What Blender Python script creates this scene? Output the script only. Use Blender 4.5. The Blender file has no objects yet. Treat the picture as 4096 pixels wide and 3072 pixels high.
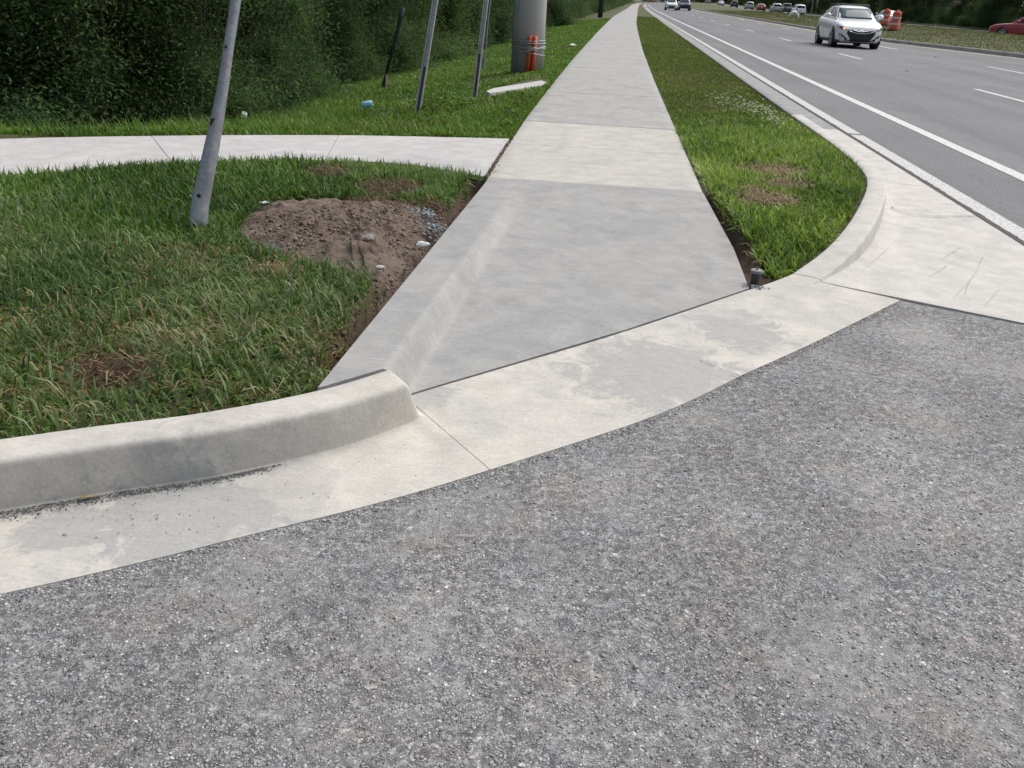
import bpy, bmesh, math, random
import numpy as np
from mathutils import Vector, Matrix
from mathutils.bvhtree import BVHTree
rng = np.random.default_rng(7); random.seed(7)
SC = bpy.context.scene; COL = SC.collection
R = math.radians

# ------------------------------------------------------------------ camera
CAM_H, FPX, PITCH, ROLL, YAW = 1.3357, 3341.0, 0.43719, 0.048386, 0.106399
cd = bpy.data.cameras.new('camera'); cam = bpy.data.objects.new('camera', cd); COL.objects.link(cam)
cd.sensor_fit = 'HORIZONTAL'; cd.sensor_width = 36.0; cd.lens = FPX / 4096 * 36; cd.clip_start = 0.05; cd.clip_end = 4000
fwd = Vector((-math.sin(YAW) * math.cos(PITCH), math.cos(YAW) * math.cos(PITCH), -math.sin(PITCH)))
rgt0 = Vector((math.cos(YAW), math.sin(YAW), 0)); up0 = rgt0.cross(fwd)
rgt = rgt0 * math.cos(ROLL) + up0 * math.sin(ROLL); up = up0 * math.cos(ROLL) - rgt0 * math.sin(ROLL)
cam.matrix_world = Matrix(((rgt.x, up.x, -fwd.x, 0), (rgt.y, up.y, -fwd.y, 0), (rgt.z, up.z, -fwd.z, CAM_H), (0, 0, 0, 1)))
SC.camera = cam

# ------------------------------------------------------------------ world and sun (bright overcast)
SUN_EL, SUN_AZ = R(52), R(48)          # azimuth clockwise from +Y (down the road)
w = bpy.data.worlds.new('World'); SC.world = w; w.use_nodes = True
nt = w.node_tree; nt.nodes.clear()
sky = nt.nodes.new('ShaderNodeTexSky'); sky.sky_type = 'NISHITA'; sky.sun_disc = False
sky.sun_elevation = SUN_EL; sky.sun_rotation = SUN_AZ; sky.dust_density = 6.0; sky.air_density = 1.0; sky.ozone_density = 1.0
hsv = nt.nodes.new('ShaderNodeHueSaturation'); hsv.inputs['Saturation'].default_value = 0.6
bg = nt.nodes.new('ShaderNodeBackground'); bg.inputs['Strength'].default_value = 0.15
wo = nt.nodes.new('ShaderNodeOutputWorld')
nt.links.new(sky.outputs[0], hsv.inputs['Color']); nt.links.new(hsv.outputs[0], bg.inputs[0]); nt.links.new(bg.outputs[0], wo.inputs[0])
sd = bpy.data.lights.new('sun', 'SUN'); sd.energy = 1.4; sd.angle = R(36); sd.color = (1.0, 0.985, 0.96)
sun = bpy.data.objects.new('sun', sd); COL.objects.link(sun)
sv = Vector((math.sin(SUN_AZ) * math.cos(SUN_EL), math.cos(SUN_AZ) * math.cos(SUN_EL), math.sin(SUN_EL)))
sun.rotation_euler = (-sv).to_track_quat('-Z', 'Y').to_euler(); sun.location = (0, 0, 30)
SC.view_settings.view_transform = 'Standard'; SC.view_settings.look = 'None'
SC.view_settings.exposure = 0.1; SC.view_settings.gamma = 1.0
SC.render.engine = 'CYCLES'; SC.cycles.max_bounces = 6; SC.cycles.transparent_max_bounces = 8
SC.cycles.use_denoising = True

# ------------------------------------------------------------------ pixel to place
def ray(px, py):
    return (fwd + rgt * ((px - 2048) / FPX) - up * ((py - 1536) / FPX))
def G(px, py, z=0.0):
    d = ray(px, py); t = (z - CAM_H) / d.z
    return Vector((d.x * t, d.y * t, z))
def PY(px, py, y):
    d = ray(px, py); t = y / d.y
    return Vector((d.x * t, y, CAM_H + d.z * t))
def PXp(px, py, x):
    d = ray(px, py); t = x / d.x
    return Vector((x, d.y * t, CAM_H + d.z * t))
def project(P):
    P = np.asarray(P, float) - np.array([0, 0, CAM_H]); z = P @ np.array(fwd)
    zz = np.where(z > 0.05, z, 0.05)
    return 2048 + FPX * (P @ np.array(rgt)) / zz, 1536 - FPX * (P @ np.array(up)) / zz, z

# ------------------------------------------------------------------ helpers
def hash2(i, j, s=0):
    h = (i * 374761393 + j * 668265263 + s * 1442695041) & 0xffffffff
    h = ((h ^ (h >> 13)) * 1274126177) & 0xffffffff
    return ((h ^ (h >> 16)) & 0xffff) / 65535.0
def vnoise(x, y, s=0):
    x = np.asarray(x, float); y = np.asarray(y, float)
    xi = np.floor(x).astype(np.int64); yi = np.floor(y).astype(np.int64); fx = x - xi; fy = y - yi
    fx = fx * fx * (3 - 2 * fx); fy = fy * fy * (3 - 2 * fy)
    a = hash2(xi, yi, s); b = hash2(xi + 1, yi, s); c = hash2(xi, yi + 1, s); d = hash2(xi + 1, yi + 1, s)
    return (a * (1 - fx) + b * fx) * (1 - fy) + (c * (1 - fx) + d * fx) * fy
def fbm(x, y, s=0, o=4):
    r = 0; a = .5
    for k in range(o):
        r = r + a * vnoise(x * 2 ** k, y * 2 ** k, s + k); a *= .5
    return r
def inpoly(x, y, poly):
    x = np.asarray(x); y = np.asarray(y); r = np.zeros(x.shape, bool); n = len(poly)
    for i in range(n):
        x1, y1 = poly[i][:2]; x2, y2 = poly[(i + 1) % n][:2]
        if y1 == y2: continue
        c = ((y1 > y) != (y2 > y)) & (x < (x2 - x1) * (y - y1) / (y2 - y1) + x1)
        r ^= c
    return r
def segdist(x, y, poly):
    d = np.full(np.shape(x), 1e9)
    for (x1, y1), (x2, y2) in zip(poly[:-1], poly[1:]):
        dx, dy = x2 - x1, y2 - y1; t = np.clip(((x - x1) * dx + (y - y1) * dy) / (dx * dx + dy * dy + 1e-12), 0, 1)
        d = np.minimum(d, np.hypot(x - x1 - t * dx, y - y1 - t * dy))
    return d
def sstep(a, b, x):
    t = np.clip((x - a) / (b - a), 0, 1); return t * t * (3 - 2 * t)
def resample(pts, n):
    p = np.array([tuple(q) for q in pts], float)
    # smooth a little with Catmull-Rom, then even spacing
    ext = np.vstack([2 * p[0] - p[1], p, 2 * p[-1] - p[-2]]); out = []
    for i in range(1, len(ext) - 2):
        for t in np.linspace(0, 1, 12, endpoint=False):
            a, b, c, d = ext[i - 1], ext[i], ext[i + 1], ext[i + 2]
            out.append(.5 * (2 * b + (c - a) * t + (2 * a - 5 * b + 4 * c - d) * t * t + (3 * b - a - 3 * c + d) * t ** 3))
    out.append(p[-1]); out = np.array(out)
    s = np.r_[0, np.cumsum(np.linalg.norm(np.diff(out, axis=0), axis=1))]
    u = np.linspace(0, s[-1], n)
    return np.stack([np.interp(u, s, out[:, k]) for k in range(out.shape[1])], 1)

def mesh_obj(name, V, F, m=None, parent=None, smooth=False):
    me = bpy.data.meshes.new(name); me.from_pydata([tuple(v) for v in V], [], [tuple(f) for f in F]); me.update()
    if smooth: me.polygons.foreach_set('use_smooth', [True] * len(me.polygons))
    if m: me.materials.append(m)
    o = bpy.data.objects.new(name, me); COL.objects.link(o)
    if parent: o.parent = parent
    return o
def bm_obj(name, bm, m=None, parent=None, smooth=False):
    me = bpy.data.meshes.new(name); bmesh.ops.recalc_face_normals(bm, faces=bm.faces); bm.to_mesh(me); bm.free()
    if smooth: me.polygons.foreach_set('use_smooth', [True] * len(me.polygons))
    if m: me.materials.append(m)
    o = bpy.data.objects.new(name, me); COL.objects.link(o)
    if parent: o.parent = parent
    return o
def big_mesh(name, V, F, m, parent=None, col=None, nv=None, smooth=False):
    """V (n,3), F (k,nv) numpy arrays"""
    me = bpy.data.meshes.new(name); nf, c = F.shape
    me.vertices.add(len(V)); me.vertices.foreach_set('co', np.ascontiguousarray(V, np.float32).ravel())
    me.loops.add(nf * c); me.loops.foreach_set('vertex_index', np.ascontiguousarray(F, np.int32).ravel())
    me.polygons.add(nf); me.polygons.foreach_set('loop_start', np.arange(0, nf * c, c, dtype=np.int32))
    me.polygons.foreach_set('loop_total', np.full(nf, c, np.int32))
    if smooth: me.polygons.foreach_set('use_smooth', np.ones(nf, bool))
    me.update(calc_edges=True)
    if col is not None:
        a = me.color_attributes.new('tint', 'FLOAT_COLOR', 'POINT')
        a.data.foreach_set('color', np.ascontiguousarray(np.c_[col, np.ones(len(col))], np.float32).ravel())
    me.materials.append(m)
    o = bpy.data.objects.new(name, me); COL.objects.link(o)
    if parent: o.parent = parent
    return o
def empty(name, loc=(0, 0, 0), rz=0.0):
    o = bpy.data.objects.new(name, None); COL.objects.link(o); o.location = loc; o.rotation_euler = (0, 0, rz); o.empty_display_size = .2
    return o
def tag(o, label=None, cat=None, group=None, kind=None):
    if label: o['label'] = label
    if cat: o['category'] = cat
    if group: o['group'] = group
    if kind: o['kind'] = kind
    return o
def tube(bm, pts, rad, seg=10, cap=True):
    pts = [Vector(p) for p in pts]; rings = []
    if not hasattr(rad, '__len__'): rad = [rad] * len(pts)
    ref = None
    for i, p in enumerate(pts):
        t = (pts[min(i + 1, len(pts) - 1)] - pts[max(i - 1, 0)]).normalized()
        a = (Vector((0, 0, 1)) if abs(t.z) < .9 else Vector((1, 0, 0))) if ref is None else ref
        u = (a - t * a.dot(t)).normalized(); v = t.cross(u); ref = u
        rings.append([bm.verts.new(p + (u * math.cos(2 * math.pi * k / seg) + v * math.sin(2 * math.pi * k / seg)) * rad[i]) for k in range(seg)])
    for r1, r2 in zip(rings[:-1], rings[1:]):
        for k in range(seg): bm.faces.new((r1[k], r1[(k + 1) % seg], r2[(k + 1) % seg], r2[k]))
    if cap: bm.faces.new(rings[0][::-1]); bm.faces.new(rings[-1])
    return rings
def box(bm, lo, hi, bev=0):
    x0, y0, z0 = lo; x1, y1, z1 = hi
    vs = [bm.verts.new(p) for p in ((x0, y0, z0), (x1, y0, z0), (x1, y1, z0), (x0, y1, z0), (x0, y0, z1), (x1, y0, z1), (x1, y1, z1), (x0, y1, z1))]
    fs = [bm.faces.new([vs[i] for i in f]) for f in ((0, 3, 2, 1), (4, 5, 6, 7), (0, 1, 5, 4), (1, 2, 6, 5), (2, 3, 7, 6), (3, 0, 4, 7))]
    if bev:
        es = list({e for f in fs for e in f.edges}); bmesh.ops.bevel(bm, geom=es, offset=bev, segments=2, affect='EDGES')
    return vs
def rock(r=1.0, sub=1, jit=.3, sq=(1, 1, .7)):
    bm = bmesh.new(); bmesh.ops.create_icosphere(bm, subdivisions=sub, radius=r)
    for v in bm.verts:
        v.co *= 1 + random.uniform(-jit, jit); v.co = Vector((v.co.x * sq[0], v.co.y * sq[1], v.co.z * sq[2]))
    V = np.array([v.co[:] for v in bm.verts]); F = np.array([[v.index for v in f.verts] for f in bm.faces]); bm.free()
    return V, F
def scatter_rocks(P, size, protos, cols=None, flat=1.0):
    """many small stones as arrays"""
    Vs, Fs, Cs = [], [], []; n0 = 0
    for i, p in enumerate(P):
        V, F = protos[i % len(protos)]; a = random.uniform(0, 6.28); c, s = math.cos(a), math.sin(a)
        W = V * size[i]; W = np.c_[W[:, 0] * c - W[:, 1] * s, W[:, 0] * s + W[:, 1] * c, W[:, 2] * flat] + p
        Vs.append(W); Fs.append(F + n0); n0 += len(V)
        if cols is not None: Cs.append(np.repeat(cols[i][None], len(V), 0))
    return np.vstack(Vs), np.vstack(Fs), (np.vstack(Cs) if cols is not None else None)

# ------------------------------------------------------------------ materials
class NT:
    def __init__(s, name):
        s.m = bpy.data.materials.new(name); s.m.use_nodes = True; s.t = s.m.node_tree; s.t.nodes.clear()
        s.out = s.t.nodes.new('ShaderNodeOutputMaterial'); s.b = s.t.nodes.new('ShaderNodeBsdfPrincipled')
        s.t.links.new(s.b.outputs[0], s.out.inputs[0]); s.pos = None
    def n(s, t, **k):
        x = s.t.nodes.new(t)
        for a, v in k.items(): setattr(x, a, v)
        return x
    def l(s, a, b): s.t.links.new(a, b)
    def P(s):
        if s.pos is None: s.pos = s.n('ShaderNodeNewGeometry').outputs['Position']
        return s.pos
    def OP(s): return s.n('ShaderNodeTexCoord').outputs['Object']
    def scale(s, vec, sc):
        x = s.n('ShaderNodeMapping'); x.inputs['Scale'].default_value = sc; s.l(vec, x.inputs[0]); return x.outputs[0]
    def noise(s, vec, sc, det=4, rough=.55, dist=0):
        x = s.n('ShaderNodeTexNoise'); x.inputs['Scale'].default_value = sc; x.inputs['Detail'].default_value = det
        x.inputs['Roughness'].default_value = rough; x.inputs['Distortion'].default_value = dist; s.l(vec, x.inputs['Vector']); return x.outputs['Fac']
    def vor(s, vec, sc, out='Distance', rnd=1, feat='F1'):
        x = s.n('ShaderNodeTexVoronoi', feature=feat); x.inputs['Scale'].default_value = sc; x.inputs['Randomness'].default_value = rnd
        s.l(vec, x.inputs['Vector']); return x.outputs[out]
    def ramp(s, f, stops, interp='LINEAR'):
        x = s.n('ShaderNodeValToRGB'); x.color_ramp.interpolation = interp; e = x.color_ramp.elements
        while len(e) < len(stops): e.new(.5)
        for q, (p, c) in zip(e, stops): q.position = p; q.color = (*c, 1) if hasattr(c, '__len__') else (c, c, c, 1)
        s.l(f, x.inputs[0]); return x.outputs[0]
    def mix(s, f, a, b, mode='MIX'):
        x = s.n('ShaderNodeMix', data_type='RGBA', blend_type=mode)
        for v, i in ((f, 0), (a, 6), (b, 7)):
            if hasattr(v, 'node'): s.l(v, x.inputs[i])
            elif i == 0: x.inputs[i].default_value = v
            else: x.inputs[i].default_value = (*v, 1)
        return x.outputs[2]
    def math(s, op, a, b=0.0):
        x = s.n('ShaderNodeMath', operation=op)
        for v, i in ((a, 0), (b, 1)):
            if hasattr(v, 'node'): s.l(v, x.inputs[i])
            else: x.inputs[i].default_value = v
        return x.outputs[0]
    def bump(s, h, st=.3, d=.01, nrm=None):
        x = s.n('ShaderNodeBump'); x.inputs['Strength'].default_value = st; x.inputs['Distance'].default_value = d; s.l(h, x.inputs['Height'])
        if nrm: s.l(nrm, x.inputs['Normal'])
        return x.outputs[0]
    def fin(s, col=None, rough=.8, nrm=None, **k):
        if col is not None:
            if hasattr(col, 'node'): s.l(col, s.b.inputs['Base Color'])
            else: s.b.inputs['Base Color'].default_value = (*col, 1)
        if hasattr(rough, 'node'): s.l(rough, s.b.inputs['Roughness'])
        else: s.b.inputs['Roughness'].default_value = rough
        if nrm: s.l(nrm, s.b.inputs['Normal'])
        for a, v in k.items(): s.b.inputs[a.replace('_', ' ')].default_value = v
        return s.m

def plain(name, col, rough=.5, metal=0.0, var=.12, sc=12.0, bump=0.0, **k):
    t = NT(name); o = t.OP(); f = t.noise(o, sc, 4)
    a = tuple(min(1, c * (1 + var)) for c in col); b = tuple(c * (1 - var) for c in col)
    return t.fin(t.mix(f, b, a), rough, t.bump(t.noise(o, sc * 8, 3), bump, .004) if bump else None, Metallic=metal, **k)

def concrete(name, base, warm, stain, stain_amt=.5, broom=.25, seed=0.0, pits=.5, patches=()):
    t = NT(name); mp = t.n('ShaderNodeMapping'); mp.inputs['Location'].default_value = (seed, seed * .7, 0); t.l(t.P(), mp.inputs[0]); p = mp.outputs[0]
    big = t.noise(p, 1.6, 5, .6, .4); mid = t.noise(p, 7, 6, .65, .3); fine = t.noise(p, 90, 4, .7)
    c = t.mix(t.ramp(big, [(.32, 0), (.68, 1)]), base, warm)
    blot = t.ramp(t.noise(p, 2.3, 7, .62, .8), [(.5, 0), (.58, 1)])
    c = t.mix(t.math('MULTIPLY', blot, stain_amt), c, stain)
    c = t.mix(.7, c, t.ramp(mid, [(.28, .70), (.72, 1.08)]), 'MULTIPLY')
    for (cx_, cy_, r_) in patches:              # mortar smears of their own shape
        sub = t.n('ShaderNodeVectorMath', operation='DISTANCE'); t.l(t.P(), sub.inputs[0]); sub.inputs[1].default_value = (cx_, cy_, 0)
        edge = t.math('ADD', t.math('DIVIDE', sub.outputs['Value'], r_), t.math('MULTIPLY', t.math('SUBTRACT', t.noise(p, 9, 8, .68, 1.2), .5), 2.6))
        pf = t.ramp(edge, [(.66, 1), (.95, 0)]); c = t.mix(t.math('MULTIPLY', pf, .85), c, t.mix(t.noise(p, 30, 4), (.33, .335, .33), (.44, .44, .425)))
    br = t.math('ADD', t.math('MULTIPLY', t.noise(t.scale(p, (5, 120, 30)), 1, 4, .7), .6), t.math('MULTIPLY', t.noise(t.scale(p, (14, 260, 60)), 1, 3, .6), .4))
    c = t.mix(broom, c, t.ramp(br, [(.3, .55), (.62, 1.0)]), 'MULTIPLY')
    c = t.mix(.5, c, t.ramp(fine, [(.3, .7), (.7, 1.12)]), 'MULTIPLY')
    sp = t.ramp(t.vor(p, 55), [(.05, 0), (.13, 1)]); gate = t.ramp(t.noise(p, 9, 3), [(.5, 0), (.62, 1)])
    pit = t.math('MULTIPLY', t.math('SUBTRACT', 1.0, sp), gate)
    c = t.mix(t.math('MULTIPLY', pit, pits), c, (.09, .085, .075))
    h = t.math('ADD', t.math('MULTIPLY', br, .5), t.math('ADD', t.math('MULTIPLY', fine, .5), t.math('MULTIPLY', pit, -1.0)))
    return t.fin(c, .88, t.bump(h, .28, .004))

M = {}
M['ramp'] = concrete('ramp_concrete', (.375, .385, .38), (.415, .405, .39), (.335, .345, .345), .6, .42, 3.1, .5)
M['walk'] = concrete('walk_concrete', (.40, .41, .40), (.44, .435, .415), (.33, .335, .33), .45, .45, 8.4, .4)
M['walkcream'] = concrete('pale_walk_concrete', (.52, .51, .475), (.57, .555, .505), (.40, .395, .37), .3, .35, 1.7, .5)
M['branch'] = concrete('branch_concrete', (.52, .515, .515), (.57, .555, .545), (.47, .465, .465), .4, .2, 5.2, .4)
PATCH = [(*G(2630, 1500)[:2], .42), (*G(2950, 1330)[:2], .25), (*G(750, 2070)[:2], .28), (*G(300, 2110)[:2], .16), (*G(1720, 1600)[:2], .13)]
M['curb'] = concrete('curb_concrete', (.575, .56, .52), (.64, .615, .55), (.47, .465, .445), .5, .3, 2.2, .6, PATCH)
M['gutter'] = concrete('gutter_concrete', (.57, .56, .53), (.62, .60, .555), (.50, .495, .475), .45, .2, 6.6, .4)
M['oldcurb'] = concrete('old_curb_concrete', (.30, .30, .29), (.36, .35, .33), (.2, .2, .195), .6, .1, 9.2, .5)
M['oldgutter'] = concrete('old_gutter_concrete', (.31, .315, .315), (.35, .35, .345), (.24, .245, .25), .5, .1, 4.4, .4)

def asphalt_near():
    t = NT('coarse_asphalt'); p = t.P(); pd_ = t.n('ShaderNodeVectorMath', operation='ADD'); t.l(p, pd_.inputs[0])
    nz = t.n('ShaderNodeTexNoise'); nz.inputs['Scale'].default_value = 60; t.l(p, nz.inputs['Vector']); sc0 = t.n('ShaderNodeVectorMath', operation='SCALE'); t.l(nz.outputs['Color'], sc0.inputs[0]); sc0.inputs['Scale'].default_value = .008; t.l(sc0.outputs[0], pd_.inputs[1]); q = pd_.outputs[0]
    def cells(sc):
        v = t.n('ShaderNodeTexVoronoi'); v.inputs['Scale'].default_value = sc; t.l(q, v.inputs['Vector']); e = t.n('ShaderNodeTexVoronoi', feature='DISTANCE_TO_EDGE'); e.inputs['Scale'].default_value = sc; t.l(q, e.inputs['Vector'])
        x = t.n('ShaderNodeSeparateColor'); t.l(v.outputs['Color'], x.inputs[0]); return x, e.outputs['Distance']
    x1, e1 = cells(125); x2, e2 = cells(250)
    s1 = t.ramp(x1.outputs[0], [(0, (.14, .143, .145)), (.3, (.22, .225, .228)), (.65, (.30, .302, .302)), (.88, (.38, .383, .383)), (.96, (.40, .375, .36)), (.985, (.38, .33, .30)), (1, (.75, .75, .74))])
    s2 = t.ramp(x2.outputs[1], [(0, (.12, .122, .124)), (.5, (.27, .273, .275)), (.9, (.42, .42, .415)), (1, (.66, .66, .64))])
    c = t.mix(t.ramp(x1.outputs[2], [(.45, 0), (.55, 1)]), s1, s2)
    gate = t.ramp(t.noise(p, 30, 4, .6), [(.40, 0), (.62, 1)])
    g1 = t.math('MULTIPLY', t.ramp(e1, [(.02, 1), (.13, 0)]), gate); g2 = t.math('MULTIPLY', t.ramp(e2, [(.03, 1), (.16, 0)]), t.ramp(t.noise(p, 47, 3), [(.42, 0), (.6, .8)]))
    c = t.mix(t.math('MULTIPLY', g1, .9), c, (.06, .061, .063)); c = t.mix(t.math('MULTIPLY', g2, .7), c, (.075, .076, .078))
    dust = t.math('MULTIPLY', t.ramp(t.noise(p, 2.1, 7, .62, .7), [(.48, 0), (.70, 1)]), .62)
    c = t.mix(dust, c, t.mix(t.noise(p, 80, 3), (.31, .305, .298), (.42, .413, .402)))
    c = t.mix(.65, c, t.ramp(t.noise(p, 1.3, 6, .62, .6), [(.3, .66), (.7, 1.2)]), 'MULTIPLY')
    c = t.mix(.9, c, t.ramp(t.noise(p, 4, 3), [(.36, (1.03, 1.0, .975)), (.6, (.98, 1.01, 1.03))]), 'MULTIPLY')
    h = t.math('SUBTRACT', t.math('ADD', t.math('MULTIPLY', x1.outputs[0], .35), t.math('MULTIPLY', t.noise(p, 240, 3), .25)), t.math('ADD', g1, t.math('MULTIPLY', g2, .6)))
    return t.fin(c, .88, t.bump(h, .6, .005))
M['asphalt'] = asphalt_near()
def asphalt_far():
    t = NT('road_asphalt'); p = t.P()
    st = t.noise(t.scale(p, (1.3, .05, 1)), 1, 5, .6, .2); fine = t.noise(p, 55, 5, .75)
    c = t.mix(t.ramp(st, [(.3, 0), (.7, 1)]), (.155, .159, .166), (.215, .219, .226))
    c = t.mix(.6, c, t.ramp(fine, [(.3, .6), (.7, 1.25)]), 'MULTIPLY')
    pt = t.ramp(t.noise(p, .35, 4, .6), [(.3, .88), (.7, 1.08)]); c = t.mix(1.0, c, pt, 'MULTIPLY')
    sx = t.n('ShaderNodeSeparateColor'); v = t.n('ShaderNodeTexVoronoi'); v.inputs['Scale'].default_value = 70; t.l(p, v.inputs['Vector']); t.l(v.outputs['Color'], sx.inputs[0])
    c = t.mix(t.ramp(sx.outputs[1], [(.9, 0), (.96, .35)]), c, (.4, .39, .37))
    t.b.inputs['Specular IOR Level'].default_value = .25
    return t.fin(c, .92, t.bump(t.noise(p, 130, 3), .5, .005))
M['road'] = asphalt_far()
def paint(name, col, wear=.55):
    t = NT(name); p = t.P()
    f = t.ramp(t.noise(p, 38, 6, .75), [(wear, 0), (wear + .09, 1)])
    c = t.mix(f, col, (.25, .25, .25)); c = t.mix(.5, c, t.ramp(t.noise(p, 3, 4), [(.3, .82), (.7, 1.0)]), 'MULTIPLY')
    return t.fin(c, .7, t.bump(t.noise(p, 120, 3), .4, .003))
M['tar'] = plain('tar_seal', (.07, .07, .072), .9, 0, .5, 60, .5)
M['scuff'] = plain('scuff_mark', (.45, .45, .44), .9, 0, .3, 40)
M['white_paint'] = paint('white_paint', (.60, .61, .61), .53); M['yellow_paint'] = paint('yellow_paint', (.6, .46, .2), .52)
M['worn_paint'] = paint('worn_white_paint', (.56, .57, .56), .5)
def soilmat(name, a, b, c3, sc=1.0, soil=False):
    t = NT(name); p = t.P()
    c = t.mix(t.ramp(t.noise(p, 2.2 * sc, 6, .65, .5), [(.35, 0), (.65, 1)]), a, b)
    c = t.mix(t.ramp(t.noise(p, 9 * sc, 5, .7), [(.5, 0), (.68, .8)]), c, c3)
    if soil:
        at = t.n('ShaderNodeAttribute', attribute_name='tint'); c = t.mix(at.outputs['Fac'], c, t.mix(t.noise(p, 14, 5, .7), (.045, .028, .018), (.12, .075, .045)))
    c = t.mix(.7, c, t.ramp(t.noise(p, 60 * sc, 4, .75), [(.3, .5), (.7, 1.3)]), 'MULTIPLY')
    return t.fin(c, .95, t.bump(t.noise(p, 45 * sc, 5, .75), .8, .02))
M['ground'] = soilmat('grassy_soil', (.06, .075, .024), (.085, .10, .034), (.115, .085, .045), soil=True)
M['dirt'] = soilmat('dug_soil', (.165, .124, .094), (.235, .182, .142), (.095, .066, .048), 2.0)
M['darksoil'] = soilmat('dark_soil', (.05, .033, .022), (.08, .05, .032), (.03, .022, .016), 2.5)
M['medianground'] = soilmat('median_turf', (.07, .09, .03), (.095, .105, .038), (.13, .105, .055), .6)

def tintmat(name, rough=.55, trans=.35, spec=.3):
    t = NT(name); a = t.n('ShaderNodeAttribute', attribute_name='tint'); c = a.outputs['Color']
    c2 = t.mix(.35, c, t.ramp(t.noise(t.P(), 6, 3), [(.3, .75), (.7, 1.2)]), 'MULTIPLY')
    if name == 'leaf':
        oi = t.n('ShaderNodeObjectInfo'); c2 = t.mix(1.0, c2, t.ramp(oi.outputs['Random'], [(0, (.7, .76, .74)), (.35, (.9, 1.0, .9)), (.7, (1.1, 1.1, .95)), (1, (1.3, 1.25, 1.05))]), 'MULTIPLY')
    m = t.fin(c2, rough); t.b.inputs['Specular IOR Level'].default_value = spec
    if trans:
        tr = t.n('ShaderNodeBsdfTranslucent'); t.l(t.mix(1.0, c2, (1.25, 1.25, .8), 'MULTIPLY'), tr.inputs[0])
        mx = t.n('ShaderNodeMixShader'); mx.inputs[0].default_value = trans; t.l(t.b.outputs[0], mx.inputs[1]); t.l(tr.outputs[0], mx.inputs[2]); t.l(mx.outputs[0], t.out.inputs[0])
    return m
M['grass'] = tintmat('grass_blade', .5, .35, .3); M['leaf'] = tintmat('leaf', .65, .5, .15); M['stone'] = tintmat('stone_bits', .85, 0)
def galv(name, a, b, dirt=(.22, .19, .15)):
    t = NT(name); o = t.OP(); v = t.vor(o, 45, 'Color'); s = t.n('ShaderNodeSeparateColor'); t.l(v, s.inputs[0])
    c = t.mix(s.outputs[0], a, b); c = t.mix(t.ramp(t.noise(o, 6, 6, .7, .5), [(.52, 0), (.68, .75)]), c, dirt)
    c = t.mix(.5, c, t.ramp(t.noise(o, 2.5, 4), [(.3, .75), (.7, 1.1)]), 'MULTIPLY')
    return t.fin(c, .5, t.bump(t.noise(o, 30, 4), .25, .004), Metallic=.35)
M['galv'] = galv('galvanised_steel', (.27, .29, .32), (.36, .38, .41)); M['post'] = galv('weathered_post', (.38, .39, .40), (.47, .48, .49), (.2, .19, .17))
M['slot'] = plain('dark_slot', (.03, .035, .04), .7); M['bolt'] = plain('dark_bolt', (.05, .05, .055), .5, .5)
t = NT('grey_pole'); o = t.OP(); c = t.mix(t.noise(t.scale(o, (6, 6, .5)), 1, 5), (.37, .37, .365), (.45, .445, .43)); c = t.mix(.5, c, t.ramp(t.noise(o, 1.3, 5, .65), [(.3, .7), (.7, 1.1)]), 'MULTIPLY')
M['pole'] = t.fin(c, .6, t.bump(t.noise(o, 25, 4), .2, .006))
M['conduit'] = plain('conduit_pipe', (.27, .31, .36), .5); M['orange'] = plain('orange_duct', (.62, .095, .035), .55, 0, .15, 6)
M['strap'] = plain('grey_strap', (.33, .35, .37), .45, .3); M['wood'] = plain('dark_wood_pole', (.05, .047, .042), .9, 0, .3, 3, .4)
M['blackplastic'] = plain('black_plastic', (.02, .021, .023), .55); M['greyplastic'] = plain('grey_plastic', (.16, .165, .175), .6)
M['paleplastic'] = plain('pale_ring', (.5, .51, .52), .6)
M['bark'] = plain('bark', (.055, .045, .034), .95, 0, .35, 9, .6); M['palebark'] = plain('pale_bark', (.42, .40, .36), .9, 0, .3, 7, .4)
M['paper'] = plain('white_litter', (.78, .78, .76), .7, 0, .1); M['bluecup'] = plain('blue_cup', (.28, .62, .80), .5)
M['ink'] = plain('can_print', (.05, .05, .06), .6)
M['barrel'] = plain('orange_barrel', (.62, .085, .045), .55, 0, .12, 5); M['reflect'] = plain('reflective_band', (.62, .62, .58), .4); M['rubber'] = plain('black_rubber', (.02, .02, .02), .85)
M['glass'] = plain('dark_car_glass', (.045, .08, .10), .06, 0, .25, 1.2); M['glass2'] = plain('tinted_car_glass', (.018, .02, .024), .08, 0, .2, 1.5)
M['glass'].node_tree.nodes['Principled BSDF'].inputs['Specular IOR Level'].default_value = .09
M['tyre'] = plain('tyre', (.014, .014, .015), .8); M['rim'] = plain('alloy_rim', (.35, .36, .38), .35, .7); M['chrome'] = plain('chrome', (.75, .76, .78), .15, 1.0)
M['trim'] = plain('black_trim', (.022, .023, .026), .6); M['lampglass'] = plain('lamp_lens', (.55, .57, .6), .12, .3, .3, 20); M['taillight'] = plain('red_lens', (.28, .012, .018), .2)
M['plate'] = plain('number_plate', (.6, .6, .58), .5); M['straw'] = plain('straw', (.42, .33, .17), .8, 0, .25)
t = NT('amber_lamp'); t.fin((.9, .35, .1), .3); t.b.inputs['Emission Color'].default_value = (1, .42, .16, 1); t.b.inputs['Emission Strength'].default_value = 1.6; M['amber'] = t.m
def carpaint(name, col, metal=.0):
    t = NT(name); o = t.OP(); c = t.mix(t.noise(o, 3, 4), tuple(x * .93 for x in col), col)
    m = t.fin(c, .32, None, Metallic=metal); t.b.inputs['Coat Weight'].default_value = .7; t.b.inputs['Coat Roughness'].default_value = .06
    return m
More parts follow.
